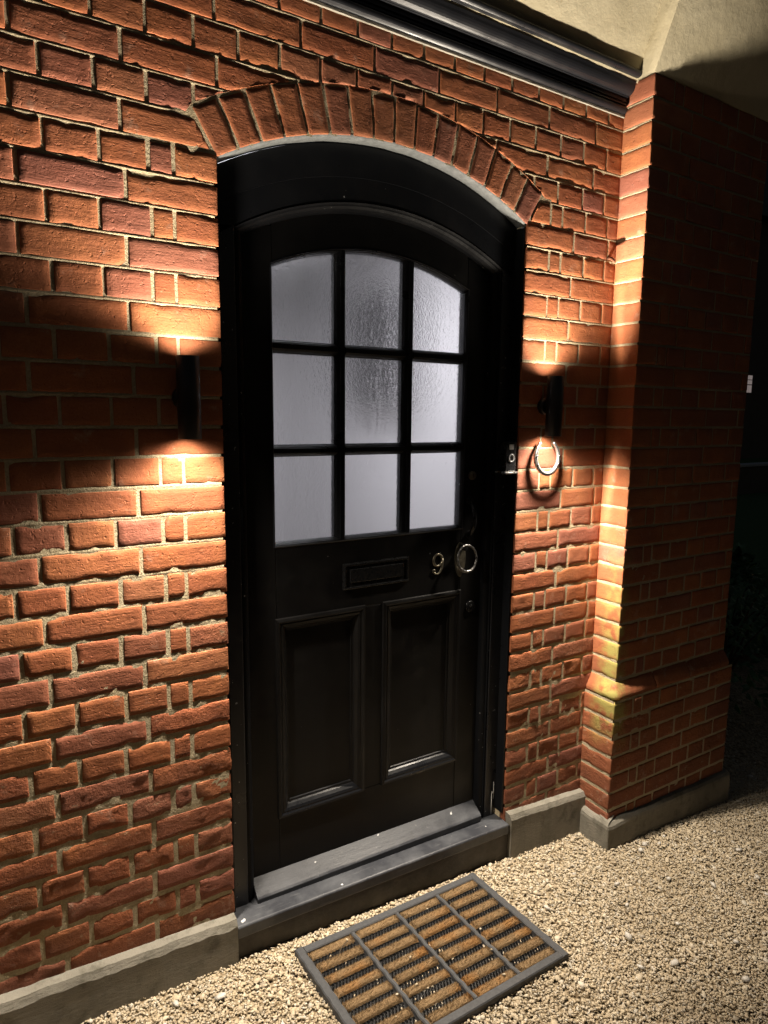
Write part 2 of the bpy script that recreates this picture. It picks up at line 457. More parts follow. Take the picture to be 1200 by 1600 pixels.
# ------------------------------------------------------------------ brick builder
def smooth01(v, a, b):
    t = np.clip((v - a) / (b - a), 0, 1); return t * t * (3 - 2 * t)
SEED = [100]
def brick(name, parent, origin, L, H, rough=0.0, spall=0.0, D=None, nx=None, warp=None, chamfer=0.0, proud=0.0, tilt=0.0, chip=.0022, mat=None):
    """one brick: front face along +x at local y=0 (outwards -y), z up from 0 to H.
    D: also show a left face of that depth (a quoin brick)."""
    SEED[0] += 1; sd = SEED[0]
    rs = random.Random(sd * 7919)
    b = .0014 + .0016 * rough + rs.uniform(0, .0006)
    nx = nx or max(4, int(round(L / .0145)))
    path = []
    if D:
        nd = max(4, int(round(D / .0145)))
        for i in range(nd + 1):
            yy = D - (D - b) * i / nd
            path.append((0.0, yy, -1.0, 0.0))
    else:
        path += [(0, .042, -1, 0), (0, b, -1, 0)]
    path.append((b * .3, b * .3, -.707, -.707))
    for i in range(nx + 1):
        path.append((b + (L - 2 * b) * i / nx, 0.0, 0.0, -1.0))
    path += [(L - b * .3, b * .3, .707, -.707), (L, b, 1, 0), (L, .042, 1, 0)]
    A = np.array(path); n = len(A)
    s = np.concatenate([[0], np.cumsum(np.hypot(np.diff(A[:, 0]), np.diff(A[:, 1])))])
    nz = max(4, int(round(H / .0115)))
    zs = np.concatenate([[0.0, b * .35], np.linspace(b, H - b, nz), [H - b * .35, H]])
    m = len(zs)
    S, Z = np.meshgrid(s, zs)            # rows z
    PXm = np.tile(A[:, 0], (m, 1)); PYm = np.tile(A[:, 1], (m, 1)); NX = np.tile(A[:, 2], (m, 1)); NY = np.tile(A[:, 3], (m, 1))
    o1 = rs.uniform(0, 500); o2 = rs.uniform(0, 500)
    # relief of the face
    d = (fbm(S * 16 + o1, Z * 22 + o2, 3) - .5) * (.0009 + .0015 * rough)
    d += (fbm(S * 70 + o2, Z * 90 + o1, 5) - .5) * (.0005 + .0018 * rough)
    if spall > 0:
        thr = .62 - .28 * spall
        mk = smooth01(fbm(S * 14 + o2 * 1.7, Z * 20 + o1 * 1.3, 9), thr, thr + .07)
        d -= mk * ((.0010 + .0022 * spall) + (fbm(S * 90 + o1, Z * 90, 11) - .5) * .0045)
    if spall > 0: d = np.maximum(d + .0020 * spall, -.0006)
    # edges: bevel plus chips
    edge = np.minimum(Z, H - Z)
    pull = np.where(edge < 1e-6, b, np.where(edge < b * .5, b * .3, 0.0))
    ck = smooth01(vnoise(S * 34 + o1 * 2.1, Z * 18 + o2, 21), .70 - .25 * rough, .92) * np.exp(-edge / .0032)
    d -= ck * (chip * 1.2 + .003 * rough)
    d -= pull
    if chamfer:
        d += chamfer * np.where(Z < H * .28, 1.0, (H - Z) / (H * .72))
    # wavy arrises
    amp = .0006 + .0015 * rough
    eb = amp * vnoise(S * 26 + o1, 0 * Z + 1.5, 31) + (chip + .004 * rough) * smooth01(vnoise(S * 19 + o2, 0 * Z + 4.5, 33), .72, .95)
    et = amp * vnoise(S * 26 + o2, 0 * Z + 7.5, 35) + (chip + .004 * rough) * smooth01(vnoise(S * 19 + o1, 0 * Z + 9.5, 37), .72, .95)
    Z2 = eb + Z / H * (H - eb - et)
    XX = PXm + NX * d; YY = PYm + NY * d
    el = amp * vnoise(Z * 30 + o1, 0 * Z + 3.5, 41); er = amp * vnoise(Z * 30 + o2, 0 * Z + 5.5, 43)
    if not D:
        XX = el + XX / L * (L - el - er)
    if tilt: YY = YY + tilt * (PXm - L / 2)
    YY = YY - proud
    rows = [(XX, YY, Z2)]
    # top and bottom returns going into the joint
    dep = .03
    bx, by = XX[0] - NX[0] * dep, YY[0] - NY[0] * dep
    tx, ty = XX[-1] - NX[-1] * dep, YY[-1] - NY[-1] * dep
    V = np.concatenate([np.stack([bx, by, Z2[0]], 1), np.stack([XX, YY, Z2], 2).reshape(-1, 3), np.stack([tx, ty, Z2[-1]], 1)])
    if warp is not None:
        wx, wz = warp(V[:, 0] + origin[0], V[:, 2] + origin[2])
        V[:, 0] = wx - origin[0]; V[:, 2] = wz - origin[2]
    R = m + 2
    i, j = np.meshgrid(np.arange(n - 1), np.arange(R - 1))
    a = (j * n + i).ravel()
    F = np.stack([a, a + 1, a + n + 1, a + n], 1)
    o = big_mesh(name, V, F, mat or (M['brick_rough'] if rough > .45 else M['brick']), parent, smooth=True)
    jj, ii = j.ravel(), i.ravel()
    o.data.polygons.foreach_set('use_smooth', (jj > 1) & (jj < R - 3) & (ii > (0 if D else 2)) & (ii < n - 4))
    o.location = Vector(origin) - (parent.location if parent else Vector((0, 0, 0)))
    return o

# arch cut: bricks beside and above the arch are cut to the ring
PHI0 = math.asin((W / 2) / AR)
RO = AR + AT
def arch_cut(x, z):
    x = np.array(x, float); z = np.array(z, float); g = .006
    xe = RO * math.sin(PHI0)
    dx = x - ACX
    top = ACZ + np.sqrt(np.maximum((RO + g) ** 2 - dx ** 2, 0))
    zs = ACZ + AR * math.cos(PHI0)
    # radial skewback lines on both sides
    xl = -(z - zs) * math.tan(PHI0) - g
    xr = W + (z - zs) * math.tan(PHI0) + g
    inside_z = z < ACZ + RO * math.cos(PHI0) + .002
    left = (dx < 0) & (dx > -.9)
    below = z < top
    hit = (np.abs(dx) < xe + g) & below
    # push sideways for the low part, up for the rest
    side_l = hit & inside_z & (dx < 0) & (z >= zs - .02); side_r = hit & inside_z & (dx > 0) & (z >= zs - .02)
    nx = np.where(side_l & (x > xl), xl, x); nx = np.where(side_r & (x < xr), xr, nx)
    nz = np.where(hit & ~inside_z, top, z)
    return nx, nz
def arch_cut_up(x, z):
    x = np.array(x, float); z = np.array(z, float); g = .006
    dx = x - ACX
    top = ACZ + np.sqrt(np.maximum((RO + g) ** 2 - dx ** 2, 0))
    hit = (np.abs(dx) < RO * math.sin(PHI0) + g) & (z < top)
    return x, np.where(hit, top, z)

# ------------------------------------------------------------------ the brick wall round the door
wall = empty('brick_wall', (0, 0, -.2), 'weathered red brick wall in English bond with the arched door opening', 'wall')
XL = -.95
def zone(z):
    """(rough, joint, recess) by height: crisp brickwork above the lamps, worn and repointed below"""
    r = float(np.clip((1.25 - z) / 1.3, 0, 1))
    return r
NB = {'n': 0}
def row_bricks(parent, xs, kinds, k, y=0.0, warp=None, spall_boost=0.0, ztop=None):
    zc = (k + .5) * P
    r = zone(zc)
    rs = random.Random(k * 131 + int(xs[0] * 1000))
    jv = .0076 + .0018 * r
    for (x0, x1), kd in zip(zip(xs[:-1], xs[1:]), kinds):
        j = jv + rs.uniform(-.0012, .002)
        H = P - j + rs.uniform(-.0015, .0015)
        if ztop is not None: H = min(H, ztop - k * P - .004)
        if H < .012 or x1 - x0 < .02: continue
        sp = 0.0
        q = rs.random()
        if zc < .42 and q < .55 + spall_boost: sp = rs.uniform(.3, .9)
        elif zc < .95 and q < .12: sp = rs.uniform(.1, .4)
        elif q < .05: sp = rs.uniform(.05, .25)
        rough = float(np.clip(.08 + .62 * r + rs.uniform(-.12, .15) + .25 * sp, 0.03, 1))
        zz = k * P + j / 2 + rs.uniform(-.001, .001)
        o = brick(kd, parent, (x0 + j / 2, y, zz), x1 - x0 - j, H, rough, sp, warp=warp,
              proud=rs.uniform(-.0005, .0005) + (rs.uniform(0, .0005) * r), tilt=rs.uniform(-.005, .005), chip=.0018 + .0025 * rs.random())
        NB['n'] += 1

def jit(k, i, a=.004):
    return random.Random(k * 911 + i * 37).uniform(-a, a)
# left of the door, courses k = -2 .. 26
for k in range(-2, 27):
    if k % 2:      # stretchers
        xs = [.0045]; i = 0
        while xs[-1] > XL:
            xs.append((-.220 if i == 0 else -.220 - .225 * i) + jit(k, i)); i += 1
        kinds = ['stretcher_brick'] * i
    else:
        xs = [.0045, -.107 + jit(k, 1, .002), -.163 + jit(k, 2, .002)]; i = 0
        while xs[-1] > XL:
            i += 1; xs.append(-.163 - .1127 * i + jit(k, i + 3))
        kinds = ['header_brick', 'closer_brick'] + ['header_brick'] * i
    xs = xs[::-1]; kinds = kinds[::-1]
    row_bricks(wall, xs, kinds, k)
# right of the door
for k in range(-3, 27):
    e = XR + .006
    if k % 2 == 0:
        xs = [W - .0045, W + .219 + jit(k, 1), e]; kinds = ['stretcher_brick'] * 2
        if k % 6 == 2: xs = [W - .0045, W + .219 + jit(k, 1), e - .05, e]; kinds = ['stretcher_brick', 'stretcher_brick', 'closer_brick']
    else:
        xs = [W - .0045, W + .107, W + .163, W + .276 + jit(k, 2), W + .388 + jit(k, 3), e]
        kinds = ['header_brick', 'closer_brick', 'header_brick', 'header_brick', 'closer_brick']
    row_bricks(wall, xs, kinds, k, spall_boost=.2)
# the course at the springing, cut to the skewbacks
k = 27
xs = [-.220 - .225 * i + jit(k, i) for i in range(4)][::-1]
row_bricks(wall, xs + [.0], ['stretcher_brick'] * 4, k, warp=arch_cut)
row_bricks(wall, [W - .0, W + .107, W + .163, W + .276, W + .388, XR + .006], ['header_brick', 'closer_brick', 'header_brick', 'header_brick', 'closer_brick'], k, warp=arch_cut)
# courses over the arch
for k in range(28, 33):
    if k % 2:
        xs = [-.220 + .225 * i + jit(k, i) for i in range(-3, 8)]
    else:
        xs = [-.051 + .1127 * i + jit(k, i) for i in range(-8, 14)]
    xs = [x for x in xs if x < XR - .03] + [XR + .006]
    def hidden(x0, x1):
        t = (k + 1) * P - .012
        f = lambda x: abs(x - ACX) < RO * math.sin(PHI0) and arc_z(ACX, ACZ, RO, x) > t
        return f(x0) and f(x1) and f((x0 + x1) / 2)
    kd = 'stretcher_brick' if k % 2 else 'header_brick'
    for x0, x1 in zip(xs[:-1], xs[1:]):
        if hidden(x0, x1): continue
        row_bricks(wall, [x0, x1], [kd], k, warp=arch_cut_up, ztop=2.452)
# the arch: sixteen bricks on edge
NV = 16
for i in range(NV):
    a0 = -PHI0 + 2 * PHI0 * i / NV; a1 = -PHI0 + 2 * PHI0 * (i + 1) / NV
    rs = random.Random(900 + i)
    am = (a0 + a1) / 2
    g = .0030 + rs.uniform(0, .0010)
    def vw(x, z, am=am):
        # local brick coordinates (x across 0..1 of ring angle, z radial) -> ring
        return x, z
    Lr = AT + rs.uniform(-.006, .004)
    wi = 2 * AR * math.sin((a1 - a0) / 2) - 2 * g; wo = 2 * (AR + Lr) * math.sin((a1 - a0) / 2) - 2 * g
    o = brick('arch_brick', wall, (0, 0, 0), wo, Lr, .12 + .35 * rs.random(), .25 if rs.random() < .25 else 0, proud=rs.uniform(-.0004, .0003), chip=.002, mat=M['brick_arch'])
    me = o.data
    co = np.empty(len(me.vertices) * 3, np.float32); me.vertices.foreach_get('co', co); co = co.reshape(-1, 3)
    lx = (co[:, 0] / wo - .5) * (wi + (wo - wi) * co[:, 2] / Lr); lr = AR + .002 + co[:, 2]
    mx = AR * math.sin(am); mz = AR * math.cos(am)
    ca, sa = math.cos(am), math.sin(am)
    X = lx * ca + lr * sa - mx; Zc = -lx * sa + lr * ca - mz
    co[:, 0] = X; co[:, 2] = Zc
    me.vertices.foreach_set('co', co.ravel()); me.update()
    o.location = (ACX + mx - wall.location.x, 0, ACZ + mz - wall.location.z)

# mortar: a rough sheet a few millimetres behind the brick faces, open at the door
def mortar_sheet(name, parent, x0, x1, z0, z1, y, keep, step=.0075, side=None):
    nx = int((x1 - x0) / step) + 1
    zl = []
    for k in range(int(math.floor(z0 / P)) - 1, int(math.ceil(z1 / P)) + 1):
        zl += [k * P + q for q in (-.0062, -.0040, -.0015, .0015, .0040, .0062, .0195, .0375, .0555)]
    zl = np.array([z0] + [q for q in sorted(zl) if z0 + .001 < q < z1 - .001] + [z1]); nz = len(zl)
    X, Z = np.meshgrid(np.linspace(x0, x1, nx), zl)
    low = np.clip((1.35 - Z) / .5, 0, 1)
    bed = np.abs(Z - np.round(Z / P) * P)
    ribbon = np.exp(-(bed / .0030) ** 2) * (1 - low)        # the fine raised ribbon of the upper pointing
    rec = .0019 - .0007 * low - .0020 * ribbon * (.55 + .8 * fbm(X * 14, Z * 14, 59))
    if side is None and y == 0.0:
        rr = np.hypot(X - ACX, Z - ACZ)
        ring = (rr > AR - .01) & (rr < RO + .011) & (Z > ACZ + .86 * AR - .02)
        rec = np.where(ring, .0011, rec)
    else:
        rec = rec + .0006
    Yv = y + rec + (fbm(X * 60, Z * 60, 55) - .5) * (.0008 + .0014 * low) + (fbm(X * 9, Z * 9, 57) - .5) * .0010
    if side == 'x':   # sheet in the yz plane: X runs along y
        V = np.stack([Yv, X, Z], 2).reshape(-1, 3)
    else:
        V = np.stack([X, Yv, Z], 2).reshape(-1, 3)
    V = V - np.array(parent.location)
    i, j = np.meshgrid(np.arange(nx - 1), np.arange(nz - 1))
    a = (j * nx + i).ravel()
    xc = ((X[:-1, :-1] + X[1:, 1:]) / 2).ravel(); zc = ((Z[:-1, :-1] + Z[1:, 1:]) / 2).ravel()
    ok = keep(xc, zc)
    a = a[ok]
    F = np.stack([a, a + 1, a + nx + 1, a + nx], 1)
    return big_mesh(name, V, F, M['mortar'], parent, True)
def keep_wall(x, z):
    zt = ACZ + np.sqrt(np.maximum((AR + .006) ** 2 - (x - ACX) ** 2, 0))
    return ~((x > -.005) & (x < W + .005) & (z < zt))
mortar_sheet('mortar', wall, XL - .02, XR + .004, -.26, 2.455, 0.0, keep_wall)
# solid core behind the mortar and the cement fillet under the arch
box('core', XL - .02, .004, .020, .22, -.45, 2.6, M['mortar'], wall, 0)
box('core', W - .004, XR + .3, .020, .22, -.45, 2.6, M['mortar'], wall, 0)
box('core', .004, W - .004, .060, .22, 2.175, 2.6, M['mortar'], wall, 0)
V = []; F = []; N = 48
for i in range(N + 1):
    a = -PHI0 + 2 * PHI0 * i / N
    th = .001 + .002 * float(vnoise(i * .6, 2.2, 4))
    for (r, y) in ((AR + .005, .0015 + .002 * float(vnoise(i * .8, .3, 8))), (AR - th, .004 + .002 * float(vnoise(i * .9, .7, 8))), (AR - th, .060)):
        V.append((ACX + r * math.sin(a) - 0, y, ACZ + r * math.cos(a) + .2))
for i in range(N):
    for q in range(2):
        F.append((i * 3 + q, (i + 1) * 3 + q, (i + 1) * 3 + q + 1, i * 3 + q + 1))
mesh_obj('arch_fillet', V, F, simple('grey_cement_fillet', (.075, .08, .08), .75, 0, .35, 60, .4, .002), wall, True)

# ------------------------------------------------------------------ the brick pier
pier = empty('brick_pier', (XR, 0, -.34), 'dark projecting brick pier standing forward of the door wall', 'pier')
for k in range(-4, 34):
    rs = random.Random(5000 + k)
    low = k < 4
    x0 = XR - (.033 if low else 0); y0 = PY - (.026 if low else 0)
    x1 = PX1 + (.033 if low else 0)
    z = k * P
    D = -y0 + .004
    r = zone(z) * .85
    cham = .026 if k == 4 else 0
    if k == 4: D = -PY + .004
    if k % 2 == 0:
        xs = [x0, x0 + .222, x0 + .447, x0 + .672, x1]
        kinds = ['stretcher_brick'] * 3 + ['closer_brick']
    else:
        xs = [x0, x0 + .112, x0 + .166] + [x0 + .166 + .112 * i for i in range(1, 5)] + [x1]
        kinds = ['header_brick', 'closer_brick'] + ['header_brick'] * 5
    for n_, ((a, b_), kd) in enumerate(zip(zip(xs[:-1], xs[1:]), kinds)):
        j = .0078 + .002 * r
        H = P - j
        if k == 33: H = 2.548 - z - j / 2
        rough = float(np.clip(.06 + .6 * r + rs.uniform(-.08, .12), .03, .9))
        sp = rs.uniform(.2, .6) if (z < .32 and rs.random() < .3) else 0
        lead = 0 if n_ == 0 else j / 2
        brick(kd if k != 4 else 'plinth_brick', pier, (a + lead, y0, z + j / 2), b_ - a - j / 2 - lead, H, rough, sp, D=D if n_ == 0 else None,
              chamfer=cham, proud=rs.uniform(-.001, .002), chip=.002, nx=None if n_ == 0 else max(4, int((b_ - a) / .024)))
allk = lambda x, z: np.ones(len(x), bool)
mortar_sheet('mortar', pier, XR + .004, PX1 - .003, .30, 2.548, PY, allk, .012)
mortar_sheet('mortar', pier, XR - .029, PX1 + .029, -.45, .305, PY - .026, allk, .012)
mortar_sheet('mortar', pier, PY + .004, .02, .30, 2.548, XR, allk, .010, side='x')
mortar_sheet('mortar', pier, PY - .022, .02, -.45, .305, XR - .033, allk, .010, side='x')
box('core', XR + .03, PX1 - .004, PY + .03, .22, -.5, 2.6, M['mortar'], pier, 0)
box('core', XR + .03, PX1 + .025, PY + .0, .215, -.5, .30, M['mortar'], pier, 0)
box('core', 1.87, PX1 - .006, .221, 1.2, -.5, 2.6, M['mortar'], pier, 0)

# ------------------------------------------------------------------ rendered upper wall (bell-cast) and cornice
def flare_sheet(x0, x1, y0, z0, s, z1, thick, name, parent, zfun=None, step=.02):
    nx = int((x1 - x0) / step) + 1; nz = int((z1 - z0) / step) + 1
    X, Z = np.meshgrid(np.linspace(x0, x1, nx), np.linspace(z0, z1, nz))
    Yv = y0 - (Z - z0) / s + (fbm(X * 6, Z * 6, 71) - .5) * .006 + (fbm(X * 30, Z * 30, 73) - .5) * .0025
    V = np.concatenate([np.stack([X, Yv, Z], 2).reshape(-1, 3)]) - np.array(parent.location)
    i, j = np.meshgrid(np.arange(nx - 1), np.arange(nz - 1)); a = (j * nx + i).ravel()
    F = np.stack([a, a + 1, a + nx + 1, a + nx], 1)
    return big_mesh(name, V, F, M['cream'], parent, True)
upper = empty('rendered_wall', (1.0, 0, 2.55), 'cream rendered upper wall flaring out above the cornice and the pier', 'wall')
XF = XR - .006
flare_sheet(-1.0, XF + .01, -.050, 2.540, 2.5, 3.3, .1, 'door_side_render', upper)
flare_sheet(XF, 2.3, PY - .003, 2.549, 2.4, 3.3, .1, 'pier_side_render', upper)
# the return between the two planes, with its rough arris
nz = 40; V = []; F = []
for i in range(nz + 1):
    z = 2.549 + (3.3 - 2.549) * i / nz
    ya = -.046 - (z - 2.54) / 2.5; yb = PY - .003 - (z - 2.549) / 2.4
    for q in range(6):
        t = q / 5
        xo = -.004 * math.sin(math.pi * t) - .004 * float(vnoise(i * .7 + q * 3.1, 2.0 + q, 77))
        V.append((XF + xo - .022 * (z - 2.55) - 1.0 + (.006 if q == 5 else 0), ya + (yb - ya) * t, z - 2.55))
for i in range(nz):
    for q in range(5):
        a = i * 6 + q; F.append((a, a + 1, a + 7, a + 6))
mesh_obj('return_render', V, F, M['cream'], upper, True)
box('soffit_edge', XR + .002, 2.28, PY - .002, PY + .14, 2.549, 2.566, M['cream'], upper, .002)
prism('backing', [(-.02, 2.552), (-.02, 3.3), (-.32, 3.3)], 'x', -1.0, XF - .02, M['cream'], upper)
prism('backing', [(1.0, 2.57), (1.0, 3.3), (PY - .28, 3.3), (PY + .03, 2.57)], 'x', XF + .03, 2.28, M['cream'], upper)
prof = [(.02, 2.452), (-.010, 2.452)]
for a in range(-80, 81, 20): prof.append((-.010 - .011 * math.cos(math.radians(a)), 2.465 + .012 * math.sin(math.radians(a))))
prof += [(-.011, 2.4785), (-.016, 2.4785), (-.016, 2.4825), (-.012, 2.4835), (-.012, 2.489), (-.0165, 2.489), (-.0165, 2.493), (-.013, 2.494), (-.014, 2.502), (-.024, 2.503)]
for a in range(0, 91, 12): prof.append((-.024 - .030 * math.sin(math.radians(a)) * .9, 2.505 + .034 * (1 - math.cos(math.radians(a)))))
prof += [(-.053, 2.543), (-.050, 2.544), (-.050, 2.551), (-.056, 2.552)]
for a in range(-70, 81, 15): prof.append((-.062 - .014 * math.cos(math.radians(a)), 2.562 + .011 * math.sin(math.radians(a))))
prof += [(-.05, 2.575), (.02, 2.585)]
corn = prism('cornice', prof, 'x', -1.0, XR - .010, M['black_worn'], None)
for p in corn.data.polygons: p.use_smooth = False
tag(corn, 'black painted moulded timber cornice running along the top of the door wall', 'cornice')
# thin mortar bed between brick and cornice
box('cornice_bed', -.97, XR - .002, -.006, .02, 2.4435, 2.4515, M['cement'], wall, .001)

# ------------------------------------------------------------------ cement plinths
def plinth(label, x0, x1, yf, yb, zt0, zt1, bev, drop, n=40, left_end=None):
    V = []; F = []
    n = n * 3
    for i in range(n + 1):
        t = i / n; x = x0 + (x1 - x0) * t; zt = zt0 + (zt1 - zt0) * t
        w = (float(fbm(np.array(x * 12), np.array(1.5), 81)) - .5) * .020; w2 = (float(fbm(np.array(x * 24), np.array(3.5), 83)) - .5) * .013
        g = float(ground_z(x)) - .06
        ring = [(yb, zt + .004), (yf + bev + .4 * w, zt + w2 * .4), (yf + .004 + w * .3, zt - drop + w2), (yf + w * .2, zt - drop - .008 + w2), (yf + w * .2, zt - drop - .05), (yf - .002, g)]
        for (y, z) in ring: V.append((x, y, z))
    k = 6
    for i in range(n):
        for q in range(k - 1):
            a = i * k + q; F.append((a, a + 1, a + k + 1, a + k))
    V2 = len(V)
    for e in (0, n):
        V.append((V[e * k][0], yb, float(ground_z(V[e * k][0])) - .06))
        ring = [e * k + q for q in range(k)] + [len(V) - 1]
        F.append(ring if e else ring[::-1])
    bm = bmesh.new(); vs = [bm.verts.new(v) for v in V]
    for f in F: bm.faces.new([vs[i] for i in f])
    o = finish(bm, 'cement_plinth', M['cement'], None, False)
    return tag(o, label, 'plinth', 'cement plinths along the foot of the walls')
plinth('long cement plinth under the brick wall beside the door hinges', XL, -.004, -.036, .02, -.028, -.072, .010, .012)
plinth('short cement plinth between the doorstep and the pier', W + .008, XR - .030, -.034, .02, -.098, -.126, .010, .010, 16)
# the pier plinth: an L-shaped skirt with a bevelled top
def pier_plinth():
    xa, xb, yf = 1.436, 2.262, -.172
    path = [(xa + .002, .0, -1, 0)] + [(xa, -.015 * i, -1, 0) for i in range(1, 11)] + [(xa, yf + .004, -1, -.3), (xa + .003, yf, -.5, -1)]
    path += [(xa + .02 + (xb - xa - .02) * i / 30, yf, 0, -1) for i in range(31)] + [(xb, .4, 1, 0)]
    V = []; F = []
    for i, (x, y, nx, ny) in enumerate(path):
        zt = -.186 - .02 * (x - xa) / .8 + (float(vnoise(i * .7, 3, 91)) - .5) * .006
        g = float(ground_z(x)) - .08
        for (ins, z) in ((.06, zt + .010), (.013, zt), (.003, zt - .010), (0, zt - .022), (-.001, zt - .06), (-.004, g)):
            V.append((x - nx * ins, y - ny * ins, z))
    k = 6
    for i in range(len(path) - 1):
        for q in range(k - 1):
            a = i * k + q; F.append((a, a + 1, a + k + 1, a + k))
    o = mesh_obj('cement_plinth', V, F, M['cement'], None, False)
    return tag(o, 'grey cement plinth wrapped round the foot of the pier', 'plinth', 'cement plinths along the foot of the walls')
pier_plinth()

# ------------------------------------------------------------------ door frame
FY = .045      # face of the frame
frame = empty('door_frame', (.5245, FY, -.12), 'black painted timber door frame with a deep arched head', 'door frame')
JW = .058
zsp = ACZ + AR * math.cos(PHI0)       # springing
def arch_strip(name, parent, cz0, r0, cz1, r1, xa, xb, y0, y1, mat, n=40, cx=ACX, flat_bottom=None):
    """solid between a lower arc (cz0,r0) and an upper arc (cz1,r1), y0 front, y1 back"""
    off = parent.location
    bm = bmesh.new(); rings = []
    for i in range(n + 1):
        x = xa + (xb - xa) * i / n
        zl = arc_z(cx, cz0, r0, x) if flat_bottom is None else flat_bottom
        zu = arc_z(cx, cz1, r1, x)
        zu = max(zu, zl + .0005)
        rings.append([bm.verts.new(Vector((x, y, z)) - off) for (y, z) in ((y0, zl), (y0, zu), (y1, zu), (y1, zl))])
    for a, b in zip(rings[:-1], rings[1:]):
        for q in range(4):
            bm.faces.new((a[q], a[(q + 1) % 4], b[(q + 1) % 4], b[q]))
    bm.faces.new(rings[0]); bm.faces.new(rings[-1])
    o = finish(bm, name, mat, parent, False)
    return o
QZ, QR = 1.070, .930                   # quirk arc under the head
# jambs
zj = 1.8755
box('jamb', .001, JW, FY, FY + .11, -.135, zj - .0005, M['jamb_black'], frame, .003)
box('jamb', W - JW, W - .001, FY, FY + .11, -.155, zj - .0005, M['jamb_black'], frame, .003)
# inner beads: quarter-round strips stepping back to the door
def bead_prof(x, s):
    pts = [(x, FY + .004), (x + s * .006, FY + .002), (x + s * .008, FY + .008)]
    for a in range(0, 91, 15):
        pts.append((x + s * (.008 + .018 * math.sin(math.radians(a))), FY + .008 + .020 * (1 - math.cos(math.radians(a)))))
    pts += [(x + s * .026, FY + .05), (x, FY + .05)]
    return pts
prism('jamb_bead', bead_prof(JW + .0005, 1), 'z', -.125, 1.8695, M['bead_black'], frame)
prism('jamb_bead', bead_prof(W - JW - .0005, -1), 'z', -.145, 1.8695, M['bead_black'], frame)
# head: two boards one over the other with a shallow step, then the moulded bead
arch_strip('head_board', frame, QZ, QR, 1.062, 1.001, .001 + JW * 0 + .018, W - .018, FY, FY + .11, M['black'])
arch_strip('head_board', frame, 1.0622, 1.0012, ACZ, AR - .006, .001, W - .001, FY - .0022, FY + .11, M['black'])
# the small pieces of the head that close over the jambs
box('head_block', .001, JW + .0, FY + .0006, FY + .1, zj, 1.93, M['black'], frame, .001)
box('head_block', W - JW, W - .001, FY + .0006, FY + .1, zj, 1.93, M['black'], frame, .001)
# swept bead under the head
V = []; N = 44
prb = [(0.0, .003), (.004, -.002), (.008, .004), (.012, .006), (.018, .012), (.024, .022), (.026, .030), (.026, .055), (-.002, .055)]
half = math.asin((W / 2 - JW) / QR)
bm = bmesh.new(); rings = []
for i in range(N + 1):
    a = -half + 2 * half * i / N
    rings.append([bm.verts.new(Vector((ACX + (QR - d) * math.sin(a), FY + y, QZ + (QR - d) * math.cos(a))) - frame.location) for d, y in prb])
for a, b in zip(rings[:-1], rings[1:]):
    for q in range(len(prb)):
        bm.faces.new((a[q], a[(q + 1) % len(prb)], b[(q + 1) % len(prb)], b[q]))
bm.faces.new(rings[0]); bm.faces.new(rings[-1])
finish(bm, 'head_bead', M['bead_black'], frame, False)
# black sealed edge strip along the reveal
box('edge_strip', W - .0075, W - .0005, .006, FY + .02, -.10, zsp - .004, M['black'], frame, .001)
box('edge_strip', .0005, .0065, .010, FY + .02, -.08, zsp - .004, M['black'], frame, .001)
# sill board, tilted a little
sill = box('sill_board', -.004, W + .003, -.030, FY + .10, -.040, 0.0, M['sill_black'], frame, .006, 3)
for v in sill.data.vertices:
    wx = v.co.x + frame.location.x; wy = v.co.y + FY
    base_ = v.co.z + frame.location.z
    v.co.z += -.098 - .030 * (wx / W) + .055 * np.clip(wy, -.03, .12)
for (dx_, za, zb, rr) in ((1.0325, -.060, .010, .0012), (1.0235, -.120, -.035, .0014), (1.0255, -.036, -.028, .0019)):
    tube_path('paint_drip', [(dx_, FY - .0002, zb), (dx_ + .001, FY - .0004, (za + zb) / 2), (dx_ + .0008, FY - .0002, za)], [rr * .6, rr, rr * 1.3], M['drip'], frame, 6)
# ------------------------------------------------------------------ doorstep riser
V = []; F = []; n = 30
for i in range(n + 1):
    x = .0 + (W + .006) * i / n; w = (float(vnoise(x * 14, .5, 95)) - .5) * .005
    zt = -.128 - .030 * x / W; g = float(ground_z(x)) - .05
    for (y, z) in ((.10, zt), (-.018 + w, zt), (-.020 + w, zt - .03), (-.021 + w * 1.5, g)): V.append((x, y, z))
for i in range(n):
    for q in range(3):
        a = i * 4 + q; F.append((a, a + 1, a + 5, a + 4))
F.append((0, 1, 2, 3)); F.append(tuple(n * 4 + q for q in (3, 2, 1, 0)))
tag(mesh_obj('doorstep', V, F, M['riser'], None), 'dark painted masonry step riser under the door sill behind the mat', 'doorstep')

# ------------------------------------------------------------------ front door
DF = .082                       # door face
door = empty('front_door', (.5245, DF, -.07), 'black front door with nine obscured glass panes over two moulded panels', 'door')
DX0, DX1 = .076, .973
DZ0 = -.075
DB = DF + .044
GX = [(.177, .381), (.421, .625), (.668, .870)]
GZ = [(1.000, 1.260), (1.296, 1.559), (1.596, None)]
PCZ, PR = 1.0245, .848          # pane arc
m = M['door_black']
stz = 1.80
box('stile', DX0, .1765, DF, DB, DZ0, 1.90, m, door, .002)
box('stile', .8705, DX1, DF, DB, DZ0, 1.90, m, door, .002)
arch_strip('top_rail', door, PCZ, PR, 1.082, .906, .1772, .8698, DF, DB, m)
box('lock_rail', .1772, .8698, DF, DB, .7695, .9995, m, door, .002)
box('bottom_rail', .1772, .8698, DF, DB, DZ0, .1305, m, door, .002)
box('muntin', .4775, .5555, DF, DB, .131, .769, m, door, .002)
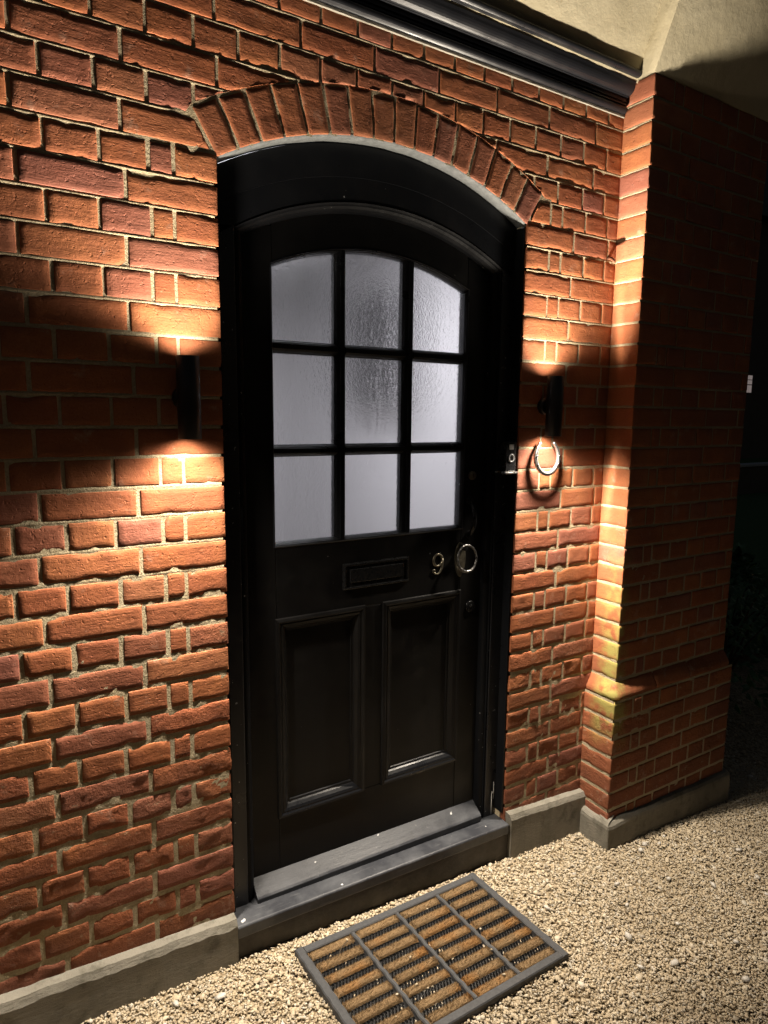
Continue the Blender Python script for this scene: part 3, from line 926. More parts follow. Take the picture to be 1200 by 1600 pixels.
# glazing bars: a moulded section, vertical and horizontal
def bar_v(x0, x1, z0, z1):
    w = x1 - x0; c = (x0 + x1) / 2
    poly = [(x0, DF + .022), (x0 + .002, DF + .020), (x0 + .006, DF + .012), (c - .0065, DF + .0055), (c - .0065, DF + .001), (c + .0065, DF + .001), (c + .0065, DF + .0055), (x1 - .006, DF + .012), (x1 - .002, DF + .020), (x1, DF + .022), (x1, DB - .004), (x0, DB - .004)]
    return prism('glazing_bar', poly, 'z', z0, z1, M['black'], door)
def bar_h(x0, x1, z0, z1):
    c = (z0 + z1) / 2
    poly = [(DF + .022, z0), (DF + .020, z0 + .002), (DF + .012, z0 + .006), (DF + .0055, c - .0065), (DF + .0016, c - .0065), (DF + .0016, c + .0065), (DF + .0055, c + .0065), (DF + .012, z1 - .006), (DF + .020, z1 - .002), (DF + .022, z1), (DB - .005, z1), (DB - .005, z0)]
    return prism('glazing_bar', poly, 'x', x0, x1, M['black'], door)
zt = lambda x: arc_z(ACX, PCZ, PR, x) + .004
bar_v(.381, .421, .999, zt(.401)); bar_v(.625, .668, .999, zt(.6465))
for (x0, x1) in GX:
    for (z0, z1) in ((1.260, 1.296), (1.559, 1.596)):
        bar_h(x0 - .006, x1 + .006, z0, z1)
# glazing mould round the outside of the lights
def quad_prof_bead(name, p0, p1, inward, w=.014, depth=.020):
    """moulding strip along p0-p1 on the door face sloping back to the glass"""
    p0 = Vector(p0); p1 = Vector(p1); inn = Vector(inward)
    t = (p1 - p0).normalized()
    sec = [(0, -.0015), (.003, -.003), (.006, .002), (.010, .010), (w, depth), (w, depth + .012), (-.001, depth + .012)]
    bm = bmesh.new(); R = []
    for e, p in ((0, p0), (1, p1)):
        row = []
        for d, y in sec:
            q = p + inn * d + t * ((d if e == 0 else -d))
            row.append(bm.verts.new(q + Vector((0, y, 0)) - door.location))
        R.append(row)
    k = len(sec)
    for q in range(k): bm.faces.new((R[0][q], R[0][(q + 1) % k], R[1][(q + 1) % k], R[1][q]))
    bm.faces.new(R[0]); bm.faces.new(R[1])
    return finish(bm, name, M['black_worn'], door, False)
zA = zt(.177) - .004
quad_prof_bead('glazing_bead', (.170, DF, .992), (.877, DF, .992), (0, 0, 1), .013)
quad_prof_bead('glazing_bead', (.170, DF, .992), (.170, DF, zA), (1, 0, 0), .010)
quad_prof_bead('glazing_bead', (.877, DF, .992), (.877, DF, zA), (-1, 0, 0), .010)
hb = math.asin((.877 - ACX) / PR)
bm = bmesh.new(); rings = []; sec = [(0, -.0015), (.003, -.003), (.006, .002), (.010, .010), (.012, .020), (.012, .03), (-.001, .03)]
for i in range(31):
    a = -hb + 2 * hb * i / 30
    rings.append([bm.verts.new(Vector((ACX + (PR + .007 - d) * math.sin(a), DF + y, PCZ + (PR + .007 - d) * math.cos(a))) - door.location) for d, y in sec])
for a, b in zip(rings[:-1], rings[1:]):
    for q in range(len(sec)): bm.faces.new((a[q], a[(q + 1) % len(sec)], b[(q + 1) % len(sec)], b[q]))
finish(bm, 'glazing_bead', M['black_worn'], door, False)
# nine panes
gi = 0
for r, (z0, z1) in enumerate(GZ):
    for c_, (x0, x1) in enumerate(GX):
        gm = glass_material(gi + 1); gi += 1
        e = .004; n = 12
        bm = bmesh.new(); rings = []
        for i in range(n + 1):
            x = x0 - e + (x1 - x0 + 2 * e) * i / n
            top = z1 + e if z1 else arc_z(ACX, PCZ, PR, x) + .003
            rings.append([bm.verts.new(Vector((x, y, z)) - door.location) for (y, z) in ((.1035, z0 - e), (.1035, top), (.1075, top), (.1075, z0 - e))])
        for a, b in zip(rings[:-1], rings[1:]):
            for q in range(4): bm.faces.new((a[q], a[(q + 1) % 4], b[(q + 1) % 4], b[q]))
        bm.faces.new(rings[0]); bm.faces.new(rings[-1])
        finish(bm, 'pane', gm, door, False)
# two lower panels with bolection mouldings
for (x0, x1) in ((.1772, .4775), (.5555, .8698)):
    z0, z1 = .1308, .7692
    pn = box('panel', x0 + .001, x1 - .001, DF + .015, DB - .006, z0 + .001, z1 - .001, m, door, 0)
    sec = [(-.006, -.001), (-.004, -.007), (.004, -.009), (.010, -.005), (.014, -.006), (.022, -.003), (.030, .005), (.033, .010), (.040, .011), (.042, .016), (-.006, .016)]
    corners = [(x0, z0, 1, 1), (x1, z0, -1, 1), (x1, z1, -1, -1), (x0, z1, 1, -1)]
    for e in range(4):
        A_, B_ = corners[e], corners[(e + 1) % 4]
        bm = bmesh.new(); R = []
        for (x, z, sx, sz) in (A_, B_):
            R.append([bm.verts.new(Vector((x + sx * d, DF + y, z + sz * d)) - door.location) for d, y in sec])
        k = len(sec)
        for q in range(k): bm.faces.new((R[0][q], R[0][(q + 1) % k], R[1][(q + 1) % k], R[1][q]))
        bm.faces.new(R[0]); bm.faces.new(R[1])
        bmesh.ops.recalc_face_normals(bm, faces=bm.faces[:])
        me = bpy.data.meshes.new('panel_moulding'); bm.to_mesh(me); bm.free(); me.materials.append(M['black_worn'] if e == 0 else m)
        link(bpy.data.objects.new('panel_moulding', me), pn).location = (0, 0, 0)
# weatherboard
wb = prism('weatherboard', [(DF - .0005, -.046), (.034, -.080), (.029, -.085), (.030, -.106), (.038, -.108), (DF - .0005, -.092)], 'x', .082, .963, M['sill_black'], door, bevel=.0015)
for v in wb.data.vertices:
    v.co.z -= .014 * (v.co.x + .44) / .88
# letter plate
lp = box('letter_plate', .400, .650, DF - .006, DF + .001, .834, .920, M['iron'], door, .003)
lp_f = box('flap', .424, .626, DF - .0095, DF - .0045, .856, .900, M['iron'], None, .002)
lp_f.parent = lp
for v in lp_f.data.vertices: v.co -= door.location
for nm, a in (('rim', (.404, .646, DF - .0095, DF - .005, .911, .917)), ('rim', (.404, .646, DF - .0095, DF - .005, .837, .842)), ('rim', (.404, .410, DF - .0094, DF - .005, .8425, .9105)), ('rim', (.640, .646, DF - .0094, DF - .005, .8425, .9105))):
    r_ = box(nm, *a, M['iron'], None, .0012); r_.parent = lp
    for v in r_.data.vertices: v.co -= door.location
# house number nine: a flat stroke with a ball end
def ribbon(name, pts, wid, y0, y1, mat, parent):
    bm = bmesh.new(); R = []
    n = len(pts)
    for i in range(n):
        a = Vector((*pts[max(i - 1, 0)], 0)); b = Vector((*pts[min(i + 1, n - 1)], 0))
        t = (b - a).normalized(); nr = Vector((-t.y, t.x, 0)); w = wid[i] / 2
        p = Vector((*pts[i], 0))
        l, r = p + nr * w, p - nr * w; l2, r2 = p + nr * w * .55, p - nr * w * .55
        R.append([bm.verts.new(Vector((q.x, y, q.y)) - parent.location) for q, y in ((l, y1), (l, y0 + .0015), (l2, y0), (r2, y0), (r, y0 + .0015), (r, y1))])
    for a, b in zip(R[:-1], R[1:]):
        for q in range(6): bm.faces.new((a[q], a[(q + 1) % 6], b[(q + 1) % 6], b[q]))
    bm.faces.new(R[0]); bm.faces.new(R[-1])
    return finish(bm, name, mat, parent, True)
cx9, cz9 = .772, .892
pts = []; wd = []
for i in range(31):                       # the bowl, anticlockwise from the right side
    a = math.radians(-25 + 360 * i / 30)
    pts.append((cx9 + .0185 * math.cos(a), cz9 + .0205 * math.sin(a))); wd.append(.0062 + .0028 * abs(math.cos(a)))
ribbon('house_number', pts, wd, DF - .0045, DF, M['brass'], door)
pts = [(cx9 + .0190, cz9 + .004), (cx9 + .0195, cz9 - .010), (cx9 + .017, cz9 - .026), (cx9 + .010, cz9 - .042), (cx9 - .001, cz9 - .049), (cx9 - .011, cz9 - .047), (cx9 - .017, cz9 - .041)]
ribbon('house_number_tail', pts, [.008, .0088, .0082, .0065, .005, .0055, .006], DF - .0046, DF, M['brass'], door)
cyl('house_number_ball', (cx9 - .017, DF - .002, cz9 - .036), .0066, .005, 'y', M['brass'], door, 16, bevel=.001)
# ring knocker on a back plate
kx, kz = .872, .930
pl = []
for i in range(28):
    a = 2 * math.pi * i / 28; pl.append((kx - .004 + .024 * math.cos(a) * (1 - .25 * max(0, -math.sin(a))), .885 + .062 * math.sin(a)))
kp = prism('knocker_plate', pl, 'y', DF - .005, DF + .001, M['brass'], door, bevel=.0012)
bossk = cyl('boss', (kx, DF - .014, kz), .012, .026, 'y', M['iron'], None, 16, bevel=.003)
bossk.parent = kp
for v in bossk.data.vertices: v.co -= door.location
ring_pts = []; rad = []
for i in range(64):
    a = 2 * math.pi * i / 64
    sq = (abs(math.sin(a)))
    ring_pts.append(Vector((kx + .006 + .041 * math.cos(a), DF - .024 - .010 * (1 - math.sin(a)) / 2, .892 + .046 * math.sin(a))))
    rad.append((.0043 if i % 4 < 2 else .0035) + (.0014 if math.sin(a) < -.75 else 0))
rg = tube_path('ring', ring_pts, rad, M['worn_iron'], None, 10, closed=True); rg.parent = kp
for v in rg.data.vertices: v.co -= door.location
# cylinder lock, pull handle, lever escutcheon
lk = cyl('lock_cylinder', (.911, DF - .004, 1.180), .0155, .010, 'y', M['brass'], door, 24, bevel=.002)
box('key_slot', .9098, .9122, DF - .0098, DF - .008, 1.173, 1.187, M['iron'], door, 0)
pts = []
for i in range(17):
    t = i / 16; a = math.pi * t
    pts.append((.906, DF + .002 - .034 * math.sin(a) ** .6, 1.092 - .121 * t))
tube_path('pull_handle', pts, [.0062 + .0025 * abs(1 - 2 * i / 16) for i in range(17)], M['iron'], door, 10)
for zz in (1.092, .971): cyl('handle_rose', (.906, DF - .002, zz), .014, .006, 'y', M['iron'], door, 18, bevel=.0015)
cyl('escutcheon', (.920, DF - .003, .707), .021, .008, 'y', M['iron'], door, 26, bevel=.003)
cyl('keyhole', (.920, DF - .0075, .709), .0045, .002, 'y', M['plastic'], door, 12)

# ------------------------------------------------------------------ door bell on the jamb
bell = empty('door_bell', (1.014, .022, 1.19), 'small black door bell with a pale ring button on the jamb', 'door bell')
box('body', .990, 1.038, -.002, FY - .0005, 1.196, 1.300, M['plastic'], bell, .003)
box('foot_bracket', .983, 1.041, -.012, FY - .001, 1.1895, 1.1955, M['steel'], bell, .001)
bt = []
for i in range(28):
    a = 2 * math.pi * i / 28; bt.append((1.015 + .0105 * math.cos(a), -.003, 1.243 + .0125 * math.sin(a)))
tube_path('button_ring', bt, .0027, M['grey_plastic'], bell, 8, closed=True)
cyl('button', (1.015, -.002, 1.243), .0075, .004, 'y', M['plastic'], bell, 18, bevel=.001)
box('sensor', 1.004, 1.024, -.0045, .0, 1.272, 1.290, M['grey_plastic'], bell, .0015)

# ------------------------------------------------------------------ horseshoe
hs = empty('horseshoe', (1.171, -.018, 1.19), 'steel horseshoe with heels upward hung beneath the wall lamp beside the bell', 'horseshoe')
C_ = [];
for i in range(41):
    t = -1 + 2 * i / 40
    a = t * math.radians(143)
    x = .0560 * math.sin(a) * (1.0 if abs(t) < .62 else 1 - .10 * (abs(t) - .62) / .38); z = -.066 * math.cos(a) if abs(a) < math.pi / 2 else -.068 * math.cos(a) * 1.02
    C_.append((1.171 + x, 1.2445 + z * .92))
def shoe_ribbon(name, ofs, wid, y0, y1, mat):
    bm = bmesh.new(); R = []
    n = len(C_)
    for i in range(n):
        a = Vector((*C_[max(i - 1, 0)], 0)); b = Vector((*C_[min(i + 1, n - 1)], 0)); t = (b - a).normalized(); nr = Vector((-t.y, t.x, 0))
        p = Vector((*C_[i], 0)) + nr * ofs
        w = wid / 2 * (1 - .35 * max(0, abs(i - 20) - 14) / 6)
        row = []
        for s_, y in ((w, y1), (w, y0 + .002), (w * .75, y0), (-w * .75, y0), (-w, y0 + .002), (-w, y1)):
            q = p + nr * s_
            lean = (1.30 - q.y) * .06
            row.append(bm.verts.new(Vector((q.x, y - lean, q.y)) - hs.location))
        R.append(row)
    for a, b in zip(R[:-1], R[1:]):
        for q in range(6): bm.faces.new((a[q], a[(q + 1) % 6], b[(q + 1) % 6], b[q]))
    bm.faces.new(R[0]); bm.faces.new(R[-1])
    return finish(bm, name, mat, hs, True)
shoe_ribbon('shoe', 0, .0150, -.020, -.011, M['steel'])
shoe_ribbon('fuller_groove', 0, .0034, -.0206, -.0194, M['iron'])
for i in (7, 11, 29, 33):
    cyl('nail', (C_[i][0], -.0185 - (1.30 - C_[i][1]) * .06, C_[i][1]), .0026, .010, 'y', M['iron'], hs, 8)

# ------------------------------------------------------------------ rusty peg in the wall
tag(tube_path('iron_peg', [(1.455, .01, 1.962), (1.450, -.015, 1.957), (1.440, -.035, 1.945), (1.437, -.040, 1.938)], [.006, .0058, .0052, .003], M['rust'], None, 8),
    'small rusty iron peg driven into the brickwork near the pier', 'peg')

# ------------------------------------------------------------------ the two wall lamps
def lamp_light(name, parent, pos, up, power):
    """one lamp end: an asymmetric reflector that throws most of its light away from the wall"""
    ld = bpy.data.lights.new(name, 'POINT')
    ld.shadow_soft_size = .016
    ld.energy = power
    ld.color = (1.0, .88, .72)
    ld.use_nodes = True
    t = ld.node_tree
    em = t.nodes['Emission']
    tc = t.nodes.new('ShaderNodeTexCoord')
    sep = t.nodes.new('ShaderNodeSeparateXYZ'); t.links.new(tc.outputs['Normal'], sep.inputs[0])
    def mth(op, p, q=None):
        nd = t.nodes.new('ShaderNodeMath'); nd.operation = op
        for inp, v in zip(nd.inputs, (p, q)):
            if v is None: continue
            if isinstance(v, bpy.types.NodeSocket): t.links.new(v, inp)
            else: inp.default_value = v
        return nd.outputs[0]
    def curve(val, pts, lo, hi):
        cr = t.nodes.new('ShaderNodeValToRGB'); e = cr.color_ramp.elements
        while len(e) < len(pts): e.new(.5)
        for el, (deg, v) in zip(e, pts):
            el.position = (deg - lo) / (hi - lo); el.color = (v, v, v, 1)
        x = mth('DIVIDE', mth('SUBTRACT', val, math.radians(lo)), math.radians(hi - lo))
        t.links.new(x, cr.inputs[0])
        return cr.outputs[0]
    axial = mth('MULTIPLY', sep.outputs[2], 1.0 if up else -1.0)
    out_y = mth('ARCTAN2', mth('MULTIPLY', sep.outputs[1], -1.0), axial)
    out_x = mth('ARCTAN2', mth('ABSOLUTE', sep.outputs[0]), axial)
    # the beam is narrower along the wall than the spill that grazes the bricks
    beam_x = curve(out_x, PROFILE_BEAM, 0, 180); spill_x = curve(out_x, PROFILE_X, 0, 180)
    near = curve(out_y, [(-7, 1.0), (-1, 0.0)], -120, 120)
    fx = mth('ADD', beam_x, mth('MULTIPLY', mth('SUBTRACT', spill_x, beam_x), near))
    st = mth('MULTIPLY', curve(out_y, PROFILE_UP if up else PROFILE_DOWN, -120, 120), fx)
    t.links.new(st, em.inputs['Strength'])
    o = bpy.data.objects.new(name, ld)
    o.location = Vector(pos) - parent.location
    link(o, parent)
# throw of the reflector in degrees: across (minus is towards the wall) and along the wall
PROFILE_UP = [(-92, 0), (-80, .003), (-60, .005), (-37, .018), (-20, .068), (-11, .22), (-6, .52), (-3, .85), (0, 1.0), (7, 1.0), (11, .6), (16, .22), (24, .07), (40, .02), (70, 0)]
PROFILE_DOWN = [(-92, 0), (-80, .004), (-60, .007), (-37, .025), (-20, .098), (-11, .30), (-6, .70), (-3, 1.1), (0, 1.15), (12, 1.0), (20, .85), (27, .50), (33, .18), (42, .04), (60, .006), (85, 0)]
PROFILE_BEAM = [(0, .74), (15, .78), (25, .74), (35, .60), (45, .33), (55, .17), (68, .07), (80, .012), (90, 0)]
PROFILE_X = [(0, .74), (15, .78), (30, .88), (45, .86), (56, .68), (66, .40), (74, .18), (80, .055), (86, .007), (92, 0)]
M['lens'] = NT('lit_lamp_lens').out((.9, .85, .75), .4, None, Emission_Strength=4.0)
M['lens'].node_tree.nodes['Principled BSDF'].inputs['Emission Color'].default_value = (1, .85, .65, 1)
def wall_lamp(x, y, z0, z1, label):
    lam = empty('wall_lamp', (x, 0, (z0 + z1) / 2), label, 'wall lamp', 'black up and down wall lamps beside the door')
    R_, t_ = .0285, .0022
    V = []; F = []; n = 40
    for (r, z) in ((R_ - t_, z0 + .045), (R_ - t_, z0 + .0006), (R_ - t_ + .0006, z0), (R_ - .0006, z0), (R_, z0 + .0006), (R_, z1 - .0006), (R_ - .0006, z1), (R_ - t_ + .0006, z1), (R_ - t_, z1 - .0006), (R_ - t_, z1 - .045)):
        for i in range(n):
            a = 2 * math.pi * i / n; V.append((r * math.cos(a), y + r * math.sin(a), z - lam.location.z))
    for k in range(9):
        for i in range(n): F.append((k * n + i, k * n + (i + 1) % n, (k + 1) * n + (i + 1) % n, (k + 1) * n + i))
    tb = mesh_obj('tube', V, F, M['lamp_metal'], lam, True)
    cyl('arm', (x, y / 2 - .006, (z0 + z1) / 2), .011, -y - R_ + .012, 'y', M['lamp_metal'], lam, 18)
    cyl('wall_rose', (x, -.013, (z0 + z1) / 2), .029, .026, 'y', M['lamp_metal'], lam, 32, bevel=.006)
    for up in (0, 1):
        zz = z1 if up else z0; s = 1 if up else -1
        cyl('lens', (x, y, zz - s * .034), .0245, .004, 'z', M['lens'], lam, 28)
        lamp_light('bulb_up' if up else 'bulb_down', lam, (x, y, zz - s * .010), up, UP_W if up else DOWN_W)
    return lam
UP_W, DOWN_W = 210.0, 200.0
wall_lamp(-.103, -.057, 1.321, 1.523, 'black tube wall lamp on the open wall beside the door hinges')
wall_lamp(1.155, -.057, 1.319, 1.524, 'black tube wall lamp above the horseshoe between door and pier')

# ------------------------------------------------------------------ lit hall behind the glass
def struct(o):
    o['kind'] = 'structure'; return o
HX0, HX1, HY0, HY1, HZ0, HZ1 = -.35, 1.75, .225, 3.4, -.06, 2.5
struct(box('hall_floor', HX0, HX1, HY0, HY1, HZ0 - .1, HZ0, M['hall_floor'], None, 0))
struct(box('hall_ceiling', HX0, HX1, HY0, HY1, HZ1, HZ1 + .04, M['plaster'], None, 0))
struct(box('hall_wall_left', HX0 - .1, HX0, HY0, HY1, HZ0 - .1, HZ1 + .04, M['plaster'], None, 0))
struct(box('hall_wall_right', HX1, HX1 + .1, HY0, HY1, HZ0 - .1, HZ1 + .04, M['plaster'], None, 0))
struct(box('hall_wall_back', HX0 - .1, HX1 + .1, HY1, HY1 + .1, HZ0 - .1, HZ1 + .04, M['plaster'], None, 0))
struct(box('threshold_floor', .0, W, .15, .224, -.3, HZ0, M['hall_floor'], None, 0))
# dark cupboard box in the hall, stand-in for the dim shape behind middle panes
dark_box = empty('hall_dark_box', (1.6, 1.9, 1.5), 'dim dark cupboard shape seen blurred through the middle glass panes', 'unidentified')
box('box_body', 1.56, 1.749, 1.66, 2.16, 1.46, 2.14, M['hall_dark'], dark_box, .004)
box('door', 1.545, 1.559, 1.67, 1.905, 1.47, 2.13, M['hall_dark'], dark_box, .003)  # front leaves of the stand-in box
box('door', 1.545, 1.559, 1.915, 2.15, 1.47, 2.13, M['hall_dark'], dark_box, .003)
hl = empty('hall_light', (.65, 1.3, 2.44), 'round lit ceiling light inside the hall', 'ceiling light')
M['hall_glow'] = NT('lit_opal_glass').out((.9, .9, .95), .4, None, Emission_Strength=6.0)
M['hall_glow'].node_tree.nodes['Principled BSDF'].inputs['Emission Color'].default_value = (.92, .95, 1, 1)
cyl('base', (.65, 1.3, 2.49), .14, .018, 'z', M['grey_plastic'], hl, 32)
cyl('opal_shade', (.65, 1.3, 2.455), .16, .05, 'z', M['hall_glow'], hl, 32, bevel=.015)
ad = bpy.data.lights.new('hall_bulb', 'AREA'); ad.shape = 'DISK'; ad.size = .3; ad.energy = 44; ad.color = (.93, .93, 1.0)
ao = bpy.data.objects.new('hall_bulb', ad); ao.location = (0, 0, -.02); link(ao, hl)

# ------------------------------------------------------------------ ground and gravel
n = 40
g = np.concatenate([np.linspace(-60, -4, 8), np.linspace(-3, 5, 17), np.linspace(6, 60, 8)])
X, Y_ = np.meshgrid(g, g); Zg = ground_z(X) - .006
V = np.stack([X, Y_, Zg], 2).reshape(-1, 3); k = len(g)
i, j = np.meshgrid(np.arange(k - 1), np.arange(k - 1)); a = (j * k + i).ravel()
gr = big_mesh('ground', V, np.stack([a, a + 1, a + k + 1, a + k], 1), M['ground'], None, True)
struct(gr)

dark_gnd = big_mesh('unseen_dark_ground', np.array([(-60, -60, -.2 - .06 * -3 - .001 - .0), (-3, -60, -.021), (4, -60, -.441), (60, -60, -.441), (-60, -2.15, -.021), (-3, -2.15, -.021), (4, -2.15, -.441), (60, -2.15, -.441)]), np.array([(0, 1, 5, 4), (1, 2, 6, 5), (2, 3, 7, 6)]), M['low_bounce'], None)  # unseen dark sheet, added so less light bounces off the ground out front
struct(dark_gnd)
def ico():
    t = (1 + 5 ** .5) / 2
    v = np.array([(-1, t, 0), (1, t, 0), (-1, -t, 0), (1, -t, 0), (0, -1, t), (0, 1, t), (0, -1, -t), (0, 1, -t), (t, 0, -1), (t, 0, 1), (-t, 0, -1), (-t, 0, 1)], float)
    v /= np.linalg.norm(v[0])
    f = np.array([(0, 11, 5), (0, 5, 1), (0, 1, 7), (0, 7, 10), (0, 10, 11), (1, 5, 9), (5, 11, 4), (11, 10, 2), (10, 7, 6), (7, 1, 8), (3, 9, 4), (3, 4, 2), (3, 2, 6), (3, 6, 8), (3, 8, 9), (4, 9, 5), (2, 4, 11), (6, 2, 10), (8, 6, 7), (9, 8, 1)])
    return v, f
IV, IF = ico()
rng = np.random.default_rng(11)
def stones(px, py, size, lift, flat=.55):
    n = len(px)
    v = IV[None] * (1 + rng.uniform(-.28, .28, (n, 12, 1)))
    sx = size * rng.uniform(.8, 1.55, n); sy = size * rng.uniform(.65, 1.0, n); sz = size * rng.uniform(flat * .7, flat * 1.25, n)
    v = v * np.stack([sx, sy, sz], 1)[:, None]
    # random yaw and tilt
    a = rng.uniform(0, 2 * np.pi, n); b = rng.normal(0, .35, n); c = rng.normal(0, .35, n)
    ca, sa, cb, sb, cc, sc = np.cos(a), np.sin(a), np.cos(b), np.sin(b), np.cos(c), np.sin(c)
    def R3(m00, m01, m02, m10, m11, m12, m20, m21, m22):
        return np.stack([np.stack([m00, m01, m02], 1), np.stack([m10, m11, m12], 1), np.stack([m20, m21, m22], 1)], 1)
    o = np.ones(n); z = np.zeros(n)
    Rz = R3(ca, -sa, z, sa, ca, z, z, z, o); Rx = R3(o, z, z, z, cb, -sb, z, sb, cb); Ry = R3(cc, z, sc, z, o, z, -sc, z, cc)
    R = Rx @ Ry @ Rz
    v = np.einsum('nij,nkj->nki', R, v)
    pz = ground_z(px) + lift
    v = v + np.stack([px, py, pz], 1)[:, None]
    f = IF[None] + (np.arange(n) * 12)[:, None, None]
    return v.reshape(-1, 3), f.reshape(-1, 3)
def sample(n, x0, x1, y0, y1):
    px = rng.uniform(x0, x1, n); py = rng.uniform(y0, y1, n)
    # stay out of the walls and the step
    bad = (py > -.026) & (px < XR) | (px > 1.43) & (px < 2.25) & (py > -.165) | (py > -.03) & (px < 1.45)
    return px[~bad], py[~bad]
parts = []
for n_, reg, sz, lf, near in ((62000, (-.7, 2.7, -1.3, .0), (.0028, .0056), .000, 1), (52000, (-.7, 2.7, -1.3, .0), (.0022, .0048), .003, 1), (5000, (2.2, 3.6, -1.2, .6), (.004, .007), .002, 0), (7000, (-1.4, 3.4, -2.2, -.8), (.005, .008), .000, 0)):
    px, py = sample(n_, *reg)
    vis = (py > -.1 - .533 * (px + .32) - .30) & (py > -.915 + .534 * (px - 1.21) - .30)
    if near: px, py = px[vis], py[vis]
    else: px, py = px[~vis | (px > 2.4)], py[~vis | (px > 2.4)]
    lift = lf + rng.normal(0, .0016, len(px)) + (fbm(px * 5, py * 5, 3) - .5) * .012
    big_ = rng.random(len(px))
    size = rng.uniform(*sz, len(px)) * np.where(big_ > .992, 2.4, np.where(big_ > .965, 1.8, np.where(big_ > .90, 1.35, 1.0)))
    parts.append(stones(px, py, size, lift))
# a few strays kicked onto the mat
px = rng.uniform(.20, .84, 16); py = rng.uniform(-.47, -.11, 16)
parts.append(stones(px, py, rng.uniform(.0028, .005, 16), np.full(16, .0245)))
off_ = 0; VV = []; FF = []
for v, f in parts:
    VV.append(v); FF.append(f + off_); off_ += len(v)
gv = big_mesh('gravel', np.concatenate(VV), np.concatenate(FF), M['gravel'], None, False)
gv['kind'] = 'stuff'; gv['label'] = 'fine golden gravel covering the ground before the door'; gv['category'] = 'gravel'
# larger pale flints lying loose on top
spots = [(-.089, -.133, .014), (.02, -.30, .010), (1.30, -.33, .011), (1.55, -.24, .013), (1.60, -.22, .010), (1.66, -.245, .012), (1.72, -.225, .009), (1.50, -.40, .010), (1.12, -.52, .012), (1.16, -.66, .013), (1.32, -.56, .009), (1.42, -.70, .014), (1.62, -.50, .012), (1.75, -.62, .010), (1.05, -.62, .009), (.98, -.30, .009), (1.20, -.22, .010), (1.92, -.42, .011), (1.95, -.30, .009), (1.30, -.80, .012), (1.52, -.82, .010), (-.2, -.10, .009), (1.82, -.55, .012), (1.24, -.42, .008)]
for i, (x, y, s) in enumerate(spots):
    v, f = stones(np.array([0.0]), np.array([0.0]), np.array([s]), np.array([0.0]), .62)
    v[:, 2] -= ground_z(0.0)
    o = big_mesh('flint', v, f, M['flint'], None, False); o.location = (x, y, float(ground_z(x)) + .008)
    tag(o, 'larger pale flint lying loose on the fine gravel', 'stone', 'larger pale flints scattered on the gravel')

# ------------------------------------------------------------------ door mat
MX, MY = .5135, -.291
mat_e = empty('door_mat', (MX, MY, float(ground_z(MX)) + .004), 'black rubber door mat with rows of brown coir bristle on gravel', 'door mat')
mat_e.rotation_euler = (0, math.atan(.06), math.radians(2.7))
ML, MW, MH = .713, .432, .019
bw, dw = .026, .013
def mbox(name, x0, x1, y0, y1, z0, z1, mat, bevel=.002):
    bm = bmesh.new()
    vs = [bm.verts.new((x, y, z)) for x in (x0, x1) for y in (y0, y1) for z in (z0, z1)]
    for f in ((0, 1, 3, 2), (4, 6, 7, 5), (0, 4, 5, 1), (2, 3, 7, 6), (0, 2, 6, 4), (1, 5, 7, 3)): bm.faces.new([vs[i] for i in f])
    return finish(bm, name, mat, mat_e, False, bevel)
def wavy(name, x0, x1, y0, y1, z0, z1, amp, along, n=48):
    """rubber strip with a gently scalloped top"""
    bm = bmesh.new(); R = []
    for i in range(n + 1):
        t = i / n; u = (y0 + (y1 - y0) * t) if along == 'y' else (x0 + (x1 - x0) * t)
        wv = amp * math.sin(u * 2 * math.pi / .048) * .5
        c0, c1 = (x0, x1) if along == 'y' else (y0, y1)
        row = [(c0, z0), (c0 + wv * .5, z1 - .003), (c0 + .003 + wv * .5, z1), (c1 - .003 + wv * .5, z1), (c1 + wv * .5, z1 - .003), (c1, z0)]
        R.append([bm.verts.new((c, u, z) if along == 'y' else (u, c, z)) for c, z in row])
    for a, b in zip(R[:-1], R[1:]):
        for q in range(6): bm.faces.new((a[q], a[(q + 1) % 6], b[(q + 1) % 6], b[q]))
    bm.faces.new(R[0]); bm.faces.new(R[-1])
    return finish(bm, name, M['rubber'], mat_e, False)
mbox('rubber_base', -ML / 2 + .004, ML / 2 - .004, -MW / 2 + .004, MW / 2 - .004, -.004, .005, M['stud'], .001)
wavy('rubber_border', -ML / 2, -ML / 2 + bw, -MW / 2, MW / 2, -.006, MH, .004, 'y')
wavy('rubber_border', ML / 2 - bw, ML / 2, -MW / 2, MW / 2, -.006, MH, .004, 'y')
wavy('rubber_border', -ML / 2 + bw, ML / 2 - bw, -MW / 2, -MW / 2 + bw, -.006, MH, 0, 'x')
wavy('rubber_border', -ML / 2 + bw, ML / 2 - bw, MW / 2 - bw, MW / 2, -.006, MH, 0, 'x')
inner = ML - 2 * bw; cw = (inner - 3 * dw) / 4
for i in range(3):
    x = -ML / 2 + bw + cw * (i + 1) + dw * i
    wavy('rubber_divider', x, x + dw, -MW / 2 + bw, MW / 2 - bw, 0, MH - .001, .006, 'y')
ih = MW - 2 * bw; NR = 8
sw = .0285; gap = (ih - NR * sw) / (NR - 1)
